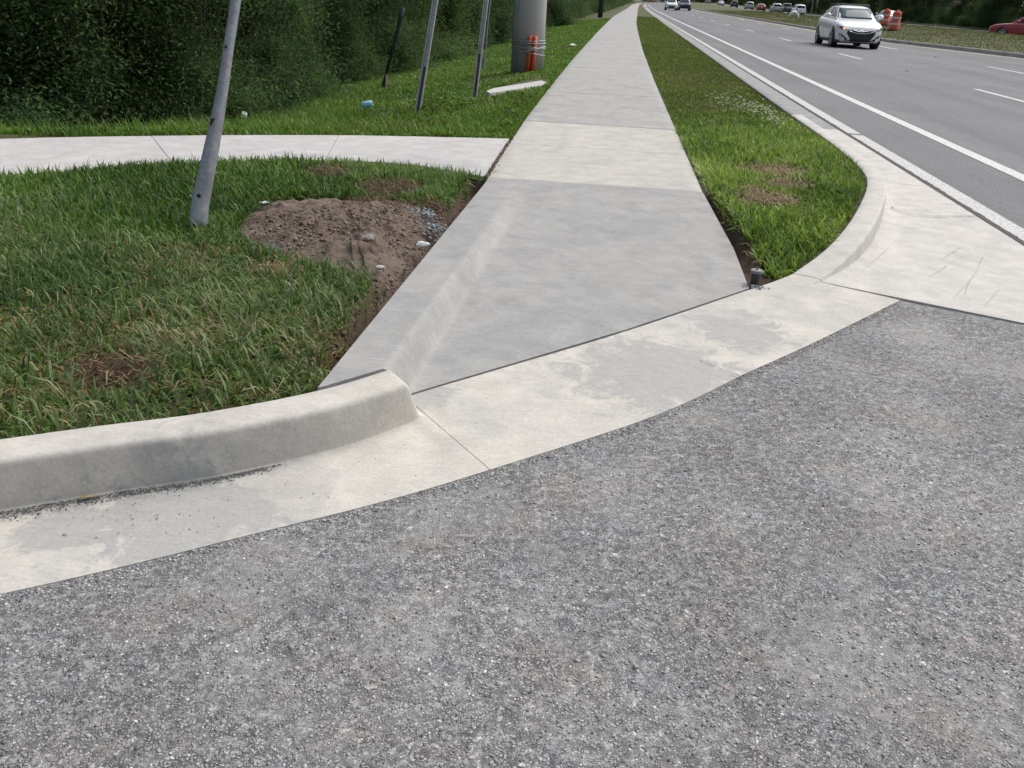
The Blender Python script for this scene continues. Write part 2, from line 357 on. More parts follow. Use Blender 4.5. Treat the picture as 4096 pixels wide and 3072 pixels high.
PAINT = {'white': carpaint('white_car_paint', (.84, .86, .88)), 'silver': carpaint('silver_car_paint', (.42, .44, .46), .5), 'red': carpaint('red_car_paint', (.30, .02, .025)),
         'black': carpaint('black_car_paint', (.02, .021, .025)), 'grey': carpaint('grey_car_paint', (.11, .12, .135), .3), 'blue': carpaint('blue_grey_car_paint', (.09, .11, .15), .2), 'green': carpaint('green_car_paint', (.04, .07, .065))}

# ------------------------------------------------------------------ plan of the place (metres; +Y down the road, gutter level z = 0)
BACK = [(-4.6, .18), (-3.2, .95), (-2.3, 1.46), (-1.63, 1.86), (-1.41, 1.99), (-1.16, 2.13), (-.87, 2.36), (-.62, 2.66), (-.36, 2.94), (.12, 3.46), (.76, 4.22), (1.02, 4.52)]   # back of curb, near return
FRONT = [(-4.25, -.35), (-2.9, .43), (-2.0, .99), (-1.34, 1.42), (-1.12, 1.56), (-.86, 1.76), (-.59, 1.95), (-.28, 2.22), (.27, 2.73), (.56, 3.1), (.92, 3.53), (1.21, 3.9), (1.50, 4.29)]
BACK2 = [(1.02, 4.52), (1.3, 4.98), (1.58, 5.62), (1.90, 6.60), (2.03, 7.27), (2.09, 8.31), (2.10, 9.4), (2.09, 11.0)]
FRONT2 = [(2.70, 3.76), (2.70, 4.5), (2.70, 5.3), (2.70, 6.3), (2.70, 7.2), (2.69, 8.5), (2.69, 9.6), (2.68, 11.0)]
SEAM = 2.69
def road_shift(y):            # the road and walk drift to the right far away
    y = np.asarray(y, float); return np.where(y > 70, (y - 70) ** 2 * 5.2e-5, 0.0)
def opp_z(y): return np.interp(y, [0, 100, 160, 210, 340, 900], [0, 0, .02, .2, .95, 1.2])
SWL = [(6.06, -.90), (9.2, -.985), (12, -1.02), (15, -1.05), (20, -1.08), (27, -1.10), (38, -1.10), (66, -1.05), (123, -.24), (225, .85), (330, 3.2)]
SWR = [(6.06, .645), (9.2, .61), (10.8, .59), (15.1, .54), (24.3, .48), (38, .48), (51, .53), (101, 1.03), (240, 2.71), (330, 4.9)]
def swl(y): return np.interp(y, [a for a, b in SWL], [b for a, b in SWL])
def swr(y): return np.interp(y, [a for a, b in SWR], [b for a, b in SWR])
BR_TOP = [(-8.2, 3.6), (-6.4, 5.0), (-4.81, 6.23), (-3.84, 6.81), (-3.16, 7.15), (-2.38, 7.48), (-1.6, 7.72), (-.965, 7.9)]
BR_BOT = [(-7.2, 2.4), (-5.4, 3.85), (-3.98, 5.02), (-3.22, 5.72), (-2.75, 6.03), (-2.18, 6.28), (-1.6, 6.36), (-.905, 6.09)]
def br_top(x): return np.interp(x, [a for a, b in BR_TOP], [b for a, b in BR_TOP])
def br_bot(x): return np.interp(x, [a for a, b in BR_BOT], [b for a, b in BR_BOT])
def yb(x): return np.interp(x, [a for a, b in BACK], [b for a, b in BACK])
MED = [(0, 20.5), (25, 16.6), (34.6, 14.5), (44.5, 12.35), (60, 12.3), (90, 12.3)]
def medx(y):
    return np.interp(y, [a for a, b in MED], [b for a, b in MED]) + road_shift(y)

# ramp surface
def ramp_z(x, y):
    b = yb(x); tt = np.clip((y - b) / (6.05 - b), 0, 1); z = .014 + .106 * tt
    xr = -.725 + .05 * tt                        # raised side strip
    s = 1 - sstep(xr, xr + .075 + .07 * tt, x)
    return z + (np.maximum(.146 - .034 * tt, z) - z) * s

# ground under everything that is not paved
CURBMID = [(x + .07, y - .05) for x, y in BACK[:7]]
LOWP = [(-30, -30), (-30, -6), (-4.5, .1)] + CURBMID + [(-.76, 2.6), (-.74, 5.98), (.60, 6.0), (.665, 5.9), (.725, 5.2), (.76, 4.28)] + \
       [(1.0, 4.55), (1.36, 4.98), (1.65, 5.6), (1.97, 6.6), (2.11, 7.27), (2.17, 8.31), (2.18, 12), (2.18, 70)] + [(2.18 + float(road_shift(y)), y) for y in (100, 150, 220, 330, 700)] + [(400, 700), (400, -30)]
LOWB = LOWP[2:]
TRENCH = [(-.925, 2.6), (-.93, 3.4), (-.95, 4.1), (-.965, 4.9), (-.97, 5.5), (-.95, 5.95)]
TRENCH2 = [(.68, 5.95), (.735, 5.2), (.775, 4.7), (.80, 4.33)]
DIRT = [(-2.07, 4.55), (-2.12, 4.85), (-1.96, 5.08), (-1.7, 5.16), (-1.46, 5.2), (-1.2, 5.12), (-1.05, 4.98), (-.9, 4.9), (-.9, 3.52), (-1.08, 3.62), (-1.34, 3.73), (-1.58, 3.86), (-1.85, 4.02), (-2.02, 4.28)]
BACK2C = [(.78, 4.25)] + BACK2; BACK2K = [float(sstep(.85, 1.75, p[0])) for p in BACK2C]
def ground_z(x, y):
    x = np.asarray(x, float); y = np.asarray(y, float)
    z = .10 + .035 * (fbm(x * 1.1, y * 1.1, 3) - .45) + .02 * (fbm(x * 5, y * 5, 9) - .45)
    # bank falling away left of the main walk and behind the branch walk
    d = np.minimum(swl(y) - .45 - x, np.where(x < -.9, y - br_top(x) - .35, 0) + np.where(x < -4.8, 0, 0))
    z = z - np.clip(.13 * d, 0, .62)
    # trenches dug along the new ramp
    z = z - .13 * (1 - sstep(.03, .10, segdist(x, y, TRENCH))) - .12 * (1 - sstep(.02, .075, segdist(x, y, TRENCH2)))
    # turf meets the sinking curb beside the ramp
    cd_ = segdist(x, y, BACK2C); kx = np.interp(x, [p[0] for p in BACK2C], [q for q in BACK2K])
    z = np.where((x > .7) & (y < 7.2), np.minimum(z, -.012 + .125 * kx + .30 * np.maximum(cd_ - .07, 0)), z)
    z = np.where((y > 6.0) & (x > swl(y) + .02) & (x < swr(y) - .02), .03, z)
    z = np.where((x < -.93) & (x > -8) & (y < br_top(x) - .03) & (y > br_bot(x) + .03), .03, z)
    z = np.where(inpoly(x, y, DIRT), z - .06, z)
    low = inpoly(x, y, LOWP)
    z = np.where(low, -.14, z)
    return z

# ------------------------------------------------------------------ ground sheet
def axis(parts):
    out = []
    for a, b, s in parts: out += list(np.arange(a, b - 1e-6, s))
    return np.array(out + [parts[-1][1]])
gx = axis([(-1500, -300, 300), (-300, -40, 20), (-40, -10, 1.0), (-10, -3, .15), (-3, 2.6, .04), (2.6, 12, 1), (12, 60, 8), (60, 300, 40), (300, 1500, 300)])
gy = axis([(-60, 0, 6), (0, 1.4, .2), (1.4, 10, .05), (10, 20, .15), (20, 60, .6), (60, 160, 4), (160, 400, 20), (400, 1800, 200)])
X, Y = np.meshgrid(gx, gy); Z = ground_z(X, Y)
V = np.c_[X.ravel(), Y.ravel(), Z.ravel()]; nx = len(gx)
ii, jj = np.meshgrid(np.arange(len(gy) - 1), np.arange(nx - 1), indexing='ij'); a0 = (ii * nx + jj).ravel()
F = np.c_[a0, a0 + 1, a0 + nx + 1, a0 + nx]
def pw(px, py, z=.12): v = G(px, py, z); return (v.x, v.y)
BARE = [(*pw(1320, 690), .20), (*pw(460, 1480), .15), (*pw(1560, 750), .26), (*pw(1660, 640), .16), (*pw(3090, 680), .30), (*pw(3060, 800), .26), (*pw(3150, 740), .20), (*pw(3000, 760), .10), (*pw(1750, 820), .14), (*pw(1100, 1075), .10)]
soil = np.maximum(1 - sstep(.06, .15, np.minimum(segdist(V[:, 0], V[:, 1], TRENCH), segdist(V[:, 0], V[:, 1], TRENCH2))), ((V[:, 0] > -.93) & (V[:, 0] < .9) & (V[:, 1] < 6.3)) * 1.0)
for bx_, by_, br_ in BARE: soil = np.maximum(soil, 1 - sstep(br_ * .6, br_ * 1.1, np.hypot(V[:, 0] - bx_, V[:, 1] - by_)))
tag(big_mesh('ground', V, F, M['ground'], None, np.repeat(soil[:, None], 3, 1), smooth=True), kind='structure')

# ------------------------------------------------------------------ asphalt
def sheet(name, poly, z, m, thick=.12):
    bm = bmesh.new(); vs = [bm.verts.new((x, y, z)) for x, y in poly]; f = bm.faces.new(vs)
    r = bmesh.ops.extrude_face_region(bm, geom=[f]); bmesh.ops.translate(bm, vec=(0, 0, -thick), verts=[g for g in r['geom'] if isinstance(g, bmesh.types.BMVert)])
    bmesh.ops.triangulate(bm, faces=[x for x in bm.faces if len(x.verts) > 4])
    return bm_obj(name, bm, m)
tag(sheet('side_street', [(-14, -14), (2.665, -14), (2.665, 3.86), (1.95, 4.28), (1.62, 4.45), (1.46, 4.46)] + [(a - .06, b + .07) for a, b in FRONT[::-1]] + [(-14, -6)], -.004, M['asphalt']), kind='structure')
ys = [-40, 0, 10, 25, 34.6, 44.5, 60, 70, 85, 100, 120, 150, 190, 240, 300, 400, 550, 700]
L = [(SEAM - .02 + float(road_shift(y)), y) for y in ys]; Rr = [(float(medx(y)) + .05, y) for y in ys]
V = [(x, y, -.006) for x, y in L] + [(x, y, -.006) for x, y in Rr]; n = len(ys)
tag(mesh_obj('main_road', V, [(i, n + i, n + i + 1, i + 1) for i in range(n - 1)], M['road']), kind='structure')
# cross street far ahead
tag(mesh_obj('cross_street', [(-200, 640, .0), (300, 640, .0), (300, 700, .0), (-200, 700, .0)], [(0, 1, 2, 3)], M['road']), kind='structure')

def strip(name, x0, x1, yy, m, z=-.002, parent=None):
    V = []; 
    for y in yy:
        s = float(road_shift(y)); V += [(x0 + s, y, z), (x1 + s, y, z)]
    return mesh_obj(name, V, [(2 * i, 2 * i + 1, 2 * i + 3, 2 * i + 2) for i in range(len(yy) - 1)], m, parent)
road = bpy.data.objects['main_road']
yy = list(np.r_[3.0, np.arange(5, 70, 5), np.arange(70, 400, 12)])
strip('edge_stripe', SEAM + .05, SEAM + .20, [y for y in yy if y <= 10] + [10.62], M['worn_paint'], parent=road)
strip('edge_stripe', SEAM + .05, SEAM + .20, [10.74] + [y for y in yy if y > 11], M['worn_paint'], parent=road)
sy_ = np.arange(3.2, 70, .06); wv = rng.random((len(sy_), 2)); V = []
for y, (a_, b_) in zip(sy_, wv): V += [(SEAM - .004 - .004 * a_, y, .003), (SEAM + .030 + .022 * b_, y, .003)]
mesh_obj('joint_sealant', V, [(2 * i, 2 * i + 1, 2 * i + 3, 2 * i + 2) for i in range(len(sy_) - 1)], M['tar'], road)
strip('bike_lane_stripe', 3.69, 3.845, yy, M['white_paint'], parent=road)
for k in range(-1, 28):
    y0 = 18.85 + 12.19 * k
    y_list = [y0 - 3.05, y0 - 1.5, y0]
    strip('lane_dash', 7.03, 7.15, y_list, M['white_paint'], parent=road)
    y1 = y0 + 8.9
    if k < 20: strip('lane_dash', 10.55, 10.67, [y1 - 3.05, y1 - 1.5, y1], M['white_paint'], parent=road)
V = []
yl = [10, 18, 25, 30, 34.6, 39, 44.5, 52, 60, 75, 90, 120, 160, 220, 300]
for y in yl: V += [(float(medx(y)) - .62, y, -.002), (float(medx(y)) - .48, y, -.002)]
mesh_obj('yellow_stripe', V, [(2 * i, 2 * i + 1, 2 * i + 3, 2 * i + 2) for i in range(len(yl) - 1)], M['yellow_paint'], road)
# raised reflective markers between the dashes
for k in range(0, 6):
    for lx, off in ((7.09, 18.85 + 4.6), (10.61, 27.75 + 4.6)):
        bm = bmesh.new(); y = off + 12.19 * k; box(bm, (lx - .05, y - .05, -.006), (lx + .05, y + .05, .016), .012)
        bm_obj('road_marker', bm, M['paleplastic'], road)

# ------------------------------------------------------------------ curbs and gutters (lofted rows)
def loft(name, rows, m, parent=None, smooth=True, skirt=.12, gap=0):
    """rows: list of (n,3) arrays; adds skirts on the outline"""
    n = len(rows[0]); k = len(rows); V = np.vstack(rows)
    F = [(r * n + i, r * n + i + 1, (r + 1) * n + i + 1, (r + 1) * n + i) for r in range(k - 1) for i in range(n - 1)]
    loop = [i for i in range(n)] + [r * n + n - 1 for r in range(1, k)] + [(k - 1) * n + i for i in range(n - 2, -1, -1)] + [r * n for r in range(k - 2, 0, -1)]
    low = V[loop].copy(); low[:, 2] -= skirt; b = len(V); V = np.vstack([V, V[loop], low]); q = len(loop)
    F += [(b + (i + 1) % q, b + i, b + q + i, b + q + (i + 1) % q) for i in range(q)]
    o = mesh_obj(name, V, F, m, parent)
    me = o.data; bm = bmesh.new(); bm.from_mesh(me); bmesh.ops.recalc_face_normals(bm, faces=bm.faces); bm.to_mesh(me); bm.free()
    sm = np.zeros(len(me.polygons), bool); sm[:(k - 1) * (n - 1)] = smooth; me.polygons.foreach_set('use_smooth', sm)
    return o
NS = 760
back = resample(BACK, NS); front = resample(FRONT, NS)
# pair front points with back points by nearest advance along the curve
xb = back[:, 0]
cut_near = [(-4.6, -1.995), (-1.985, -.545), (-.535, .955)]     # joints at these places along the back line
curb = tag(empty('curb_return'), kind='structure')
def curb_rows(bk, fr, kf, wob=0.0, full=.14):
    """cross section from the gutter lip to the back of the curb; kf = curb height factor per station"""
    d = fr - bk; L = np.linalg.norm(d, axis=1)[:, None]; u = d / L
    n = len(bk); one = np.ones(n)
    def at(off, z): return np.c_[bk + u * off, z]
    Lf = L[:, 0]
    rows = [np.c_[fr, 0 * one - .001]]
    for fq in (.12, .35, .6, .85): rows.append(np.c_[fr + (bk + u * .152 - fr) * fq, one * ((.004 - .010 * fq) * kf + .011 * fq * (1 - kf))])
    h = full * kf
    
    prof = [(.152, .004, 0), (.151, .008, .02), (.149, .008, .30), (.146, .008, .62), (.143, .008, .87), (.141, .008, .935), (.136, .009, .975), (.128, .010, .996), (.120, .010, 1.0), (.06, .010, 1.003), (.012, .009, 1.0), (0.0, .004, .985)]
    rows += [at(o_, (z_ + full * f_) * kf + (.011 + .004 * (.152 - o_) / .152) * (1 - kf)) for o_, z_, f_ in prof]
    return rows
def kfun(p):
    x = p[:, 0]
    return np.where(x < 0, 1 - sstep(-.708, -.668, x), .0 + sstep(.85, 1.75, x))
fs = np.r_[0, np.cumsum(np.linalg.norm(np.diff(front, axis=0), axis=1))]; 
FM = front
# match: front station for each back station so that cross lines stay square
idx = np.array([np.argmin(np.hypot(*(FM - b).T)) for b in back]); idx = np.maximum.accumulate(idx)
fr_m = np.stack([np.convolve(np.pad(FM[idx][:, c], 21, 'edge'), np.ones(43) / 43, 'valid') for c in (0, 1)], 1)
# the two real joints: crack (1695,1617)-(1968,1868) and (3205,1062)-(3600,1190)
J1b, J1f = (-.54, 2.75), (-.285, 2.215)
def section(name, i0, i1, m, parent):
    bk, fr = back[i0:i1].copy(), fr_m[i0:i1].copy()
    if i0 > 0: bk[0] += (back[i0 - 1] - bk[0]) * .7; fr[0] += (fr_m[i0 - 1] - fr[0]) * .7
    return loft(name, curb_rows(bk, fr, kfun(bk)), m, parent)
def bi(x): return int(np.argmin(np.abs(back[:, 0] - x)))
i1, i2 = bi(-3.0), bi(-.655)
w_ = np.linspace(0, 1, 90); fr_m[-90:] += np.outer(w_ ** 2, np.array((1.518, 4.283)) - fr_m[-2])
gapx = .5
def section_cut(name, a, b, m, parent):
    o = section(name, a, b, m, parent); return o
section_cut('curb_section', 0, i1, M['curb'], curb)
section_cut('curb_section', i1 + 0, i2, M['curb'], curb).location = (.0, .0, .0)
section_cut('curb_section', i2, NS, M['curb'], curb)
# right-hand section: wide apron, then the ordinary curb and gutter of the main road
nb = 90; b2 = resample(BACK2, nb); f2 = resample(FRONT2, nb)
for k, (a, b) in enumerate(((0, 47), (47, 68), (68, nb))):
    bk = b2[a:b].copy(); fr = f2[a:b].copy()
    if a: bk[0] += (b2[a - 1] - bk[0]) * .88; fr[0] += (f2[a - 1] - fr[0]) * .88
    if a == 0: bk[0] += (.004, .006); fr = fr.copy(); fr[0] += (0, .0)
    loft('curb_section', curb_rows(bk, fr, kfun(bk)), M['gutter'], curb)
far_curb = tag(empty('roadside_curb'), kind='structure')
segs = [11.02] + [11.0 + 3.05 * k for k in range(1, 10)]
for a, b in zip(segs[:-1], segs[1:]):
    yy2 = np.linspace(a + .008, b - .004, 5); bk = np.c_[np.full(5, 2.085), yy2]; fr = np.c_[np.full(5, 2.68), yy2]
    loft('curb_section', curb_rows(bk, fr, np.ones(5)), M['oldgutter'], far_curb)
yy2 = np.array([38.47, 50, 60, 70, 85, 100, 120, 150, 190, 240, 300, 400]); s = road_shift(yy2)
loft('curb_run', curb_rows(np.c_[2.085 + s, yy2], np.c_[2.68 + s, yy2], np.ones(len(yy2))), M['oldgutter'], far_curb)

def mark(name, px, z, wd, m, parent):
    P = resample([tuple(G(a, b, z)) for a, b in px], 24); P[:, 0] += rng.normal(0, .0012, 24); P[:, 1] += rng.normal(0, .0012, 24); d = np.gradient(P, axis=0); d /= np.linalg.norm(d, axis=1)[:, None]
    nn = np.c_[-d[:, 1], d[:, 0], 0 * d[:, 0]] * (wd * (.4 + .9 * rng.random(24)))[:, None]; V = np.vstack([P + nn, P - nn])
    return mesh_obj(name, V, [(i, i + 1, 25 + i, 24 + i) for i in range(23)], m, parent)
mark('crack', [(2800, 1440), (2850, 1460), (2905, 1482), (2975, 1510)], .0085, .0016, M['tar'], curb)
mark('crack', [(3565, 825), (3600, 842), (3700, 861), (3800, 864), (3905, 863)], .0085, .0042, M['tar'], curb)
mark('joint', [(3295, 507), (3340, 505), (3372, 507)], .008, .008, M['tar'], curb)
for k, pp in enumerate((((3845, 985), (3772, 1032)), ((3935, 1020), (3900, 1095), (3815, 1190)), ((4000, 1150), (3935, 1230)), ((3790, 1060), (3720, 1105)), ((3560, 985), (3420, 1110)), ((3880, 1120), (3860, 1175)))):
    mark('tyre_scuff', pp if len(pp) > 2 else (pp[0], ((pp[0][0] + pp[1][0]) / 2, (pp[0][1] + pp[1][1]) / 2), pp[1]), .0078, .0016, M['scuff'], curb)
# ------------------------------------------------------------------ ramp
xs = np.r_[-.888, np.linspace(-.875, -.40, 48), np.linspace(-.37, .62, 24)]; vs_ = np.linspace(0, 1, 46); rows = []
xr_edge = lambda tt: np.interp(tt, [0, .35, 1], [.75, .735, .645])
for tt in vs_:
    xx = np.r_[xs[:-1], xr_edge(tt) - .01, xr_edge(tt)]; xx = xx
    y = yb(xx) + .022 + (6.045 - yb(xx) - .022) * tt
    rows.append(np.c_[xx, y, ramp_z(xx, y)])
rampo = loft('curb_ramp', rows, M['ramp'], None, True, .16)
tag(rampo, kind='structure')

# ------------------------------------------------------------------ walks
walk = tag(empty('sidewalk'), kind='structure')
def slab(y0, y1, m, parent, g0=.004, g1=.004, z0=.12, z1=.12, nyy=4, dz=0.0):
    yy = np.r_[y0 + g0, y0 + g0 + .01, np.linspace(y0 + .05, y1 - .05, nyy), y1 - g1 - .01, y1 - g1]
    lo = np.array([-.006] + [0] * (len(yy) - 2) + [-.006]); rows = []
    for i, y in enumerate(yy):
        l, r = float(swl(y)), float(swr(y)); xx = np.r_[l, l + .012, np.linspace(l + .1, r - .1, 6), r - .012, r]
        e = np.r_[-.006, np.zeros(len(xx) - 2), -.006]
        rows.append(np.c_[xx, np.full(len(xx), y), .12 + dz + e + lo[i] + 0 * xx])
    return loft('slab', rows, m, parent, True, .12)
yj = [6.06, 7.62, 9.16] + [9.16 + 1.56 * k for k in range(1, 15)]
for k, (a, b) in enumerate(zip(yj[:-1], yj[1:])):
    big = .010 if a in (6.06, 9.16) or abs(a - 20.08) < .05 else .005
    big1 = .010 if b in (9.16,) or abs(b - 20.08) < .05 else .005
    slab(a, b, M['walkcream'] if k < 2 else M['walk'], walk, big, big1, dz=random.uniform(-.002, .002))
yy = np.array([yj[-1] + .01, 35, 40, 46, 53, 60, 70, 85, 100, 123, 150, 190, 225, 260, 330]); l, r = swl(yy), swr(yy)
loft('slab_run', [np.c_[l, yy, np.full(len(yy), .118)], np.c_[(l + r) / 2, yy, np.full(len(yy), .12)], np.c_[r, yy, np.full(len(yy), .118)]], M['walk'], walk)
br = tag(empty('branch_sidewalk'), kind='structure')
bt, bb = resample(BR_TOP, 121), resample(BR_BOT, 121)
JT = [0, 37, 58, 89, 121]
# put the joints where the photograph has them
def near_i(arr, p): return int(np.argmin(np.hypot(arr[:, 0] - p[0], arr[:, 1] - p[1])))
t_j = [(None, None), (G(618, 545, .12), G(655, 640, .12)), (G(1358, 543, .12), G(1335, 640, .12))]
def seg_between(arr, p, q, n):
    i, j = near_i(arr, p), near_i(arr, q); return resample(arr[i:j + 1], n) if j - i > 1 else arr[[i, j]]
tp = [BR_TOP[0], (-6.0, 5.32), t_j[1][0][:2], t_j[2][0][:2], BR_TOP[-1]]
bp = [BR_BOT[0], (-5.15, 4.07), t_j[1][1][:2], (-2.18, 6.28), BR_BOT[-1]]
for k in range(4):
    A = seg_between(bt, tp[k], tp[k + 1], 26); B = seg_between(bb, bp[k], bp[k + 1], 26)
    d = .012; A[0] += (A[1] - A[0]) / max(np.linalg.norm(A[1] - A[0]), 1e-6) * d * .5; B[0] += (B[1] - B[0]) / max(np.linalg.norm(B[1] - B[0]), 1e-6) * d * .5
    if k == 3: A[-1] += (-.015, 0); B[-1] += (-.02, .0)
    rows = [np.c_[A + (B - A) * q, np.full(26, .122 if 0 < q < 1 else .116)] for q in (0, .012, .3, .6, .988, 1)]
    loft('slab', rows, M['branch'], br)

# ------------------------------------------------------------------ median and opposite carriageway
yl = np.array([12, 18, 25, 29, 32, 34.6, 36, 38, 40, 42, 44.5, 47, 50, 55, 60, 66, 72, 80, 90, 100, 115, 130, 160, 200, 260, 340, 420]); mx = medx(yl)
mk = tag(empty('median_curb'), kind='structure')
cuts = [(0, 6), (5, 11), (10, 14), (13, 18), (17, 27)]
for a, b in cuts:
    y_, x_ = yl[a:b], mx[a:b]; o1 = np.ones(len(y_))
    loft('curb_section', [np.c_[x_ - .42, y_ + .01, 0 * o1], np.c_[x_ + .0, y_ + .01, .0 * o1 + .004], np.c_[x_ + .03, y_ + .01, .12 * o1], np.c_[x_ + .06, y_ + .01, .148 * o1], np.c_[x_ + .2, y_ + .01, .15 * o1]], M['oldcurb'], mk, False)
rows = []
for k, fq in enumerate(np.linspace(0, 1, 9)):
    x_ = (mx + .17) * (1 - fq) + (24.5 + road_shift(yl)) * fq
    z_ = .13 + .26 * math.sin(math.pi * min(fq * .62, 1)) ** 1.3 * (1 if fq < .95 else 0) + opp_z(yl) * fq - .02 * (k == 8) + .04 * (fbm(x_ * .4, yl * .25, 5) - .45)
    rows.append(np.c_[x_, yl, z_])
med = loft('median', rows, M['medianground'], None, True, .3); tag(med, kind='structure')
ol = np.array([10, 40, 70, 100, 130, 160, 185, 210, 260, 340, 450, 700]); s = road_shift(ol)
tag(loft('opposite_road', [np.c_[24.45 + s, ol, opp_z(ol)], np.c_[36 + s, ol, opp_z(ol)]], M['road'], None, False, .3), kind='structure')
tag(loft('far_verge', [np.c_[35.95 + s, ol, opp_z(ol) + .1], np.c_[44 + s, ol, opp_z(ol) + .25], np.c_[110 + s, ol, opp_z(ol) + .2]], M['medianground'], None, True, .8), kind='structure')

# ------------------------------------------------------------------ grass blades
DRY = BARE + [(*pw(380, 1330), .35), (*pw(1250, 1380), .3), (*pw(900, 1600), .25), (*pw(200, 1560), .3), (*pw(60, 1280), .3), (*pw(700, 1030), .3), (*pw(820, 1330), .25), (*pw(2000, 300), .9), (*pw(1850, 390), .8), (*pw(1700, 420), .7), (*pw(2850, 420), .6), (*pw(2700, 300), .9), (*pw(2830, 320), .8), (*pw(2600, 150), 3), (*pw(2400, 190), 1.6)]
def near_amount(x, y, pts):
    a = np.zeros(x.shape)
    for cx, cy, r in pts: a = np.maximum(a, 1 - sstep(r * .45, r * 1.25, np.hypot(x - cx, (y - cy)) * (1 + .5 * (vnoise(x * 9, y * 9, 4) - .5))))
    return a
def blades(name, x, y, hgt, wid, lean, base_cols, parent=None, zf=ground_z, dryk=1.0, lie=0.0):
    n = len(x); z = zf(x, y); P = np.c_[x, y, z - .01]
    u, v, d = project(P); ok = (d > .3) & (u > -500) & (u < 4600) & (v > -400) & (v < 3400); P = P[ok]; n = len(P); x, y = P[:, 0], P[:, 1]
    hgt = hgt[ok] if hasattr(hgt, '__len__') else np.full(n, hgt); wid = wid[ok] if hasattr(wid, '__len__') else np.full(n, wid)
    dry = near_amount(x, y, DRY) * .5 * dryk + .22 * sstep(.52, .74, fbm(x * 1.7, y * 1.7, 21)) * dryk; bare = near_amount(x, y, BARE)
    keep = rng.random(n) > bare * .82; P, x, y, dry, hgt, wid, bare = P[keep], x[keep], y[keep], dry[keep], hgt[keep], wid[keep], bare[keep]; n = len(P)
    isdry = rng.random(n) < np.clip(dry * .8 + .04, 0, .9)
    clump = fbm(x * 6, y * 6, 11); hh = hgt * (.55 + .9 * rng.random(n)) * (.7 + .6 * clump) * np.where(isdry, .7, 1) * (1 - .5 * bare)
    az = rng.random(n) * 2 * np.pi + 0; ln = lean * (.25 + 1.2 * rng.random(n)) + lie * (rng.random(n) < .35) + .9 * bare + .5 * dry * rng.random(n)
    ln = np.clip(ln, 0, 1.45)
    dirx, diry = np.cos(az), np.sin(az); sx, sy = -np.sin(az + rng.normal(0, .4, n)), np.cos(az)
    w2 = wid * (.6 + .8 * rng.random(n)) * .5
    def pt(fq, bend):
        a = ln * bend; return P + np.c_[dirx * np.sin(a), diry * np.sin(a), np.cos(a)] * (hh * fq)[:, None]
    m1 = pt(.55, .7); tip = pt(1.0, 1.05); S = np.c_[sx, sy, np.zeros(n)]
    Vv = np.stack([P - S * (w2 * .8)[:, None], P + S * (w2 * .8)[:, None], m1 + S * w2[:, None], m1 - S * w2[:, None], tip], 1).reshape(-1, 3)
    b = np.arange(n)[:, None] * 5
    Fq = np.concatenate([b + np.array([[0, 1, 2]]), b + np.array([[0, 2, 3]]), b + np.array([[3, 2, 4]])], 0)
    pal = np.array(base_cols); q = np.clip(.5 + (fbm(x * 1.3, y * 1.3, 31) - .45) * 1.3 + rng.normal(0, .28, n), 0, .999) * (len(pal) - 1); i0 = q.astype(int); f = (q - i0)[:, None]
    c = pal[i0] * (1 - f) + pal[np.minimum(i0 + 1, len(pal) - 1)] * f
    dc = np.array([(.30, .225, .105), (.38, .31, .17), (.19, .125, .062), (.24, .15, .08)])[rng.integers(0, 4, n)]
    c = np.where(isdry[:, None], dc, c) * (.75 + .5 * rng.random(n))[:, None]
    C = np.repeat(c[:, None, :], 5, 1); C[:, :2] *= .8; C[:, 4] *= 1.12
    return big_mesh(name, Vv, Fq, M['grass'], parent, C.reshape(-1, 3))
def samp(n, x0, x1, y0, y1): return x0 + (x1 - x0) * rng.random(n), y0 + (y1 - y0) * rng.random(n)
LAWN = [(-4.5, .25), (-3.2, .98), (-2.3, 1.49), (-1.63, 1.89), (-1.41, 2.02), (-1.16, 2.16), (-.90, 2.38), (-.905, 6.05), (-1.6, 6.33), (-2.18, 6.25), (-2.75, 6.0), (-3.22, 5.69), (-3.98, 4.99), (-5.4, 3.82), (-7.2, 2.4), (-6.5, 0)]
PAL_L = [(0.0286, 0.0721, 0.0162), (0.047, 0.1113, 0.018), (0.0756, 0.1643, 0.0234), (0.1134, 0.2173, 0.0342), (0.1596, 0.265, 0.0675), (0.2352, 0.3286, 0.126)]  # palest greens put the blades' glossy highlights into the colour
PAL_R = [(0.0594, 0.1195, 0.0225), (0.1139, 0.201, 0.0315), (0.1782, 0.2825, 0.0428), (0.2475, 0.3476, 0.0675), (0.3366, 0.4237, 0.135)]
PAL_V = [(0.0585, 0.132, 0.02), (0.09, 0.187, 0.024), (0.1215, 0.2365, 0.03), (0.162, 0.264, 0.045)]
x, y = samp(230000, -6.5, -.88, 1.2, 6.4); ok = inpoly(x, y, LAWN) & ~(inpoly(x, y, DIRT) & (rng.random(len(x)) < .985)) & (segdist(x, y, TRENCH) > .03 + .10 * vnoise(x * 6, y * 6)); x, y = x[ok], y[ok]
hl = .042 + .032 * sstep(3.2, 5.4, y - .25 * (x + 2)); lie = 1.1 * (1 - sstep(3.0, 4.6, y))
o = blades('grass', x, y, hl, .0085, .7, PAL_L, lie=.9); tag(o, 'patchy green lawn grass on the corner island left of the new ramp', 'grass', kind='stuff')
x, y = samp(60000, -6.5, -.88, 1.2, 6.4); ok = inpoly(x, y, LAWN) & ~inpoly(x, y, DIRT) & (segdist(x, y, TRENCH) > .05) & (rng.random(len(x)) < .25 + .75 * (1 - sstep(3.4, 5.0, y))) & (vnoise(x * 2.2, y * 2.2, 19) > .3); x, y = x[ok], y[ok]
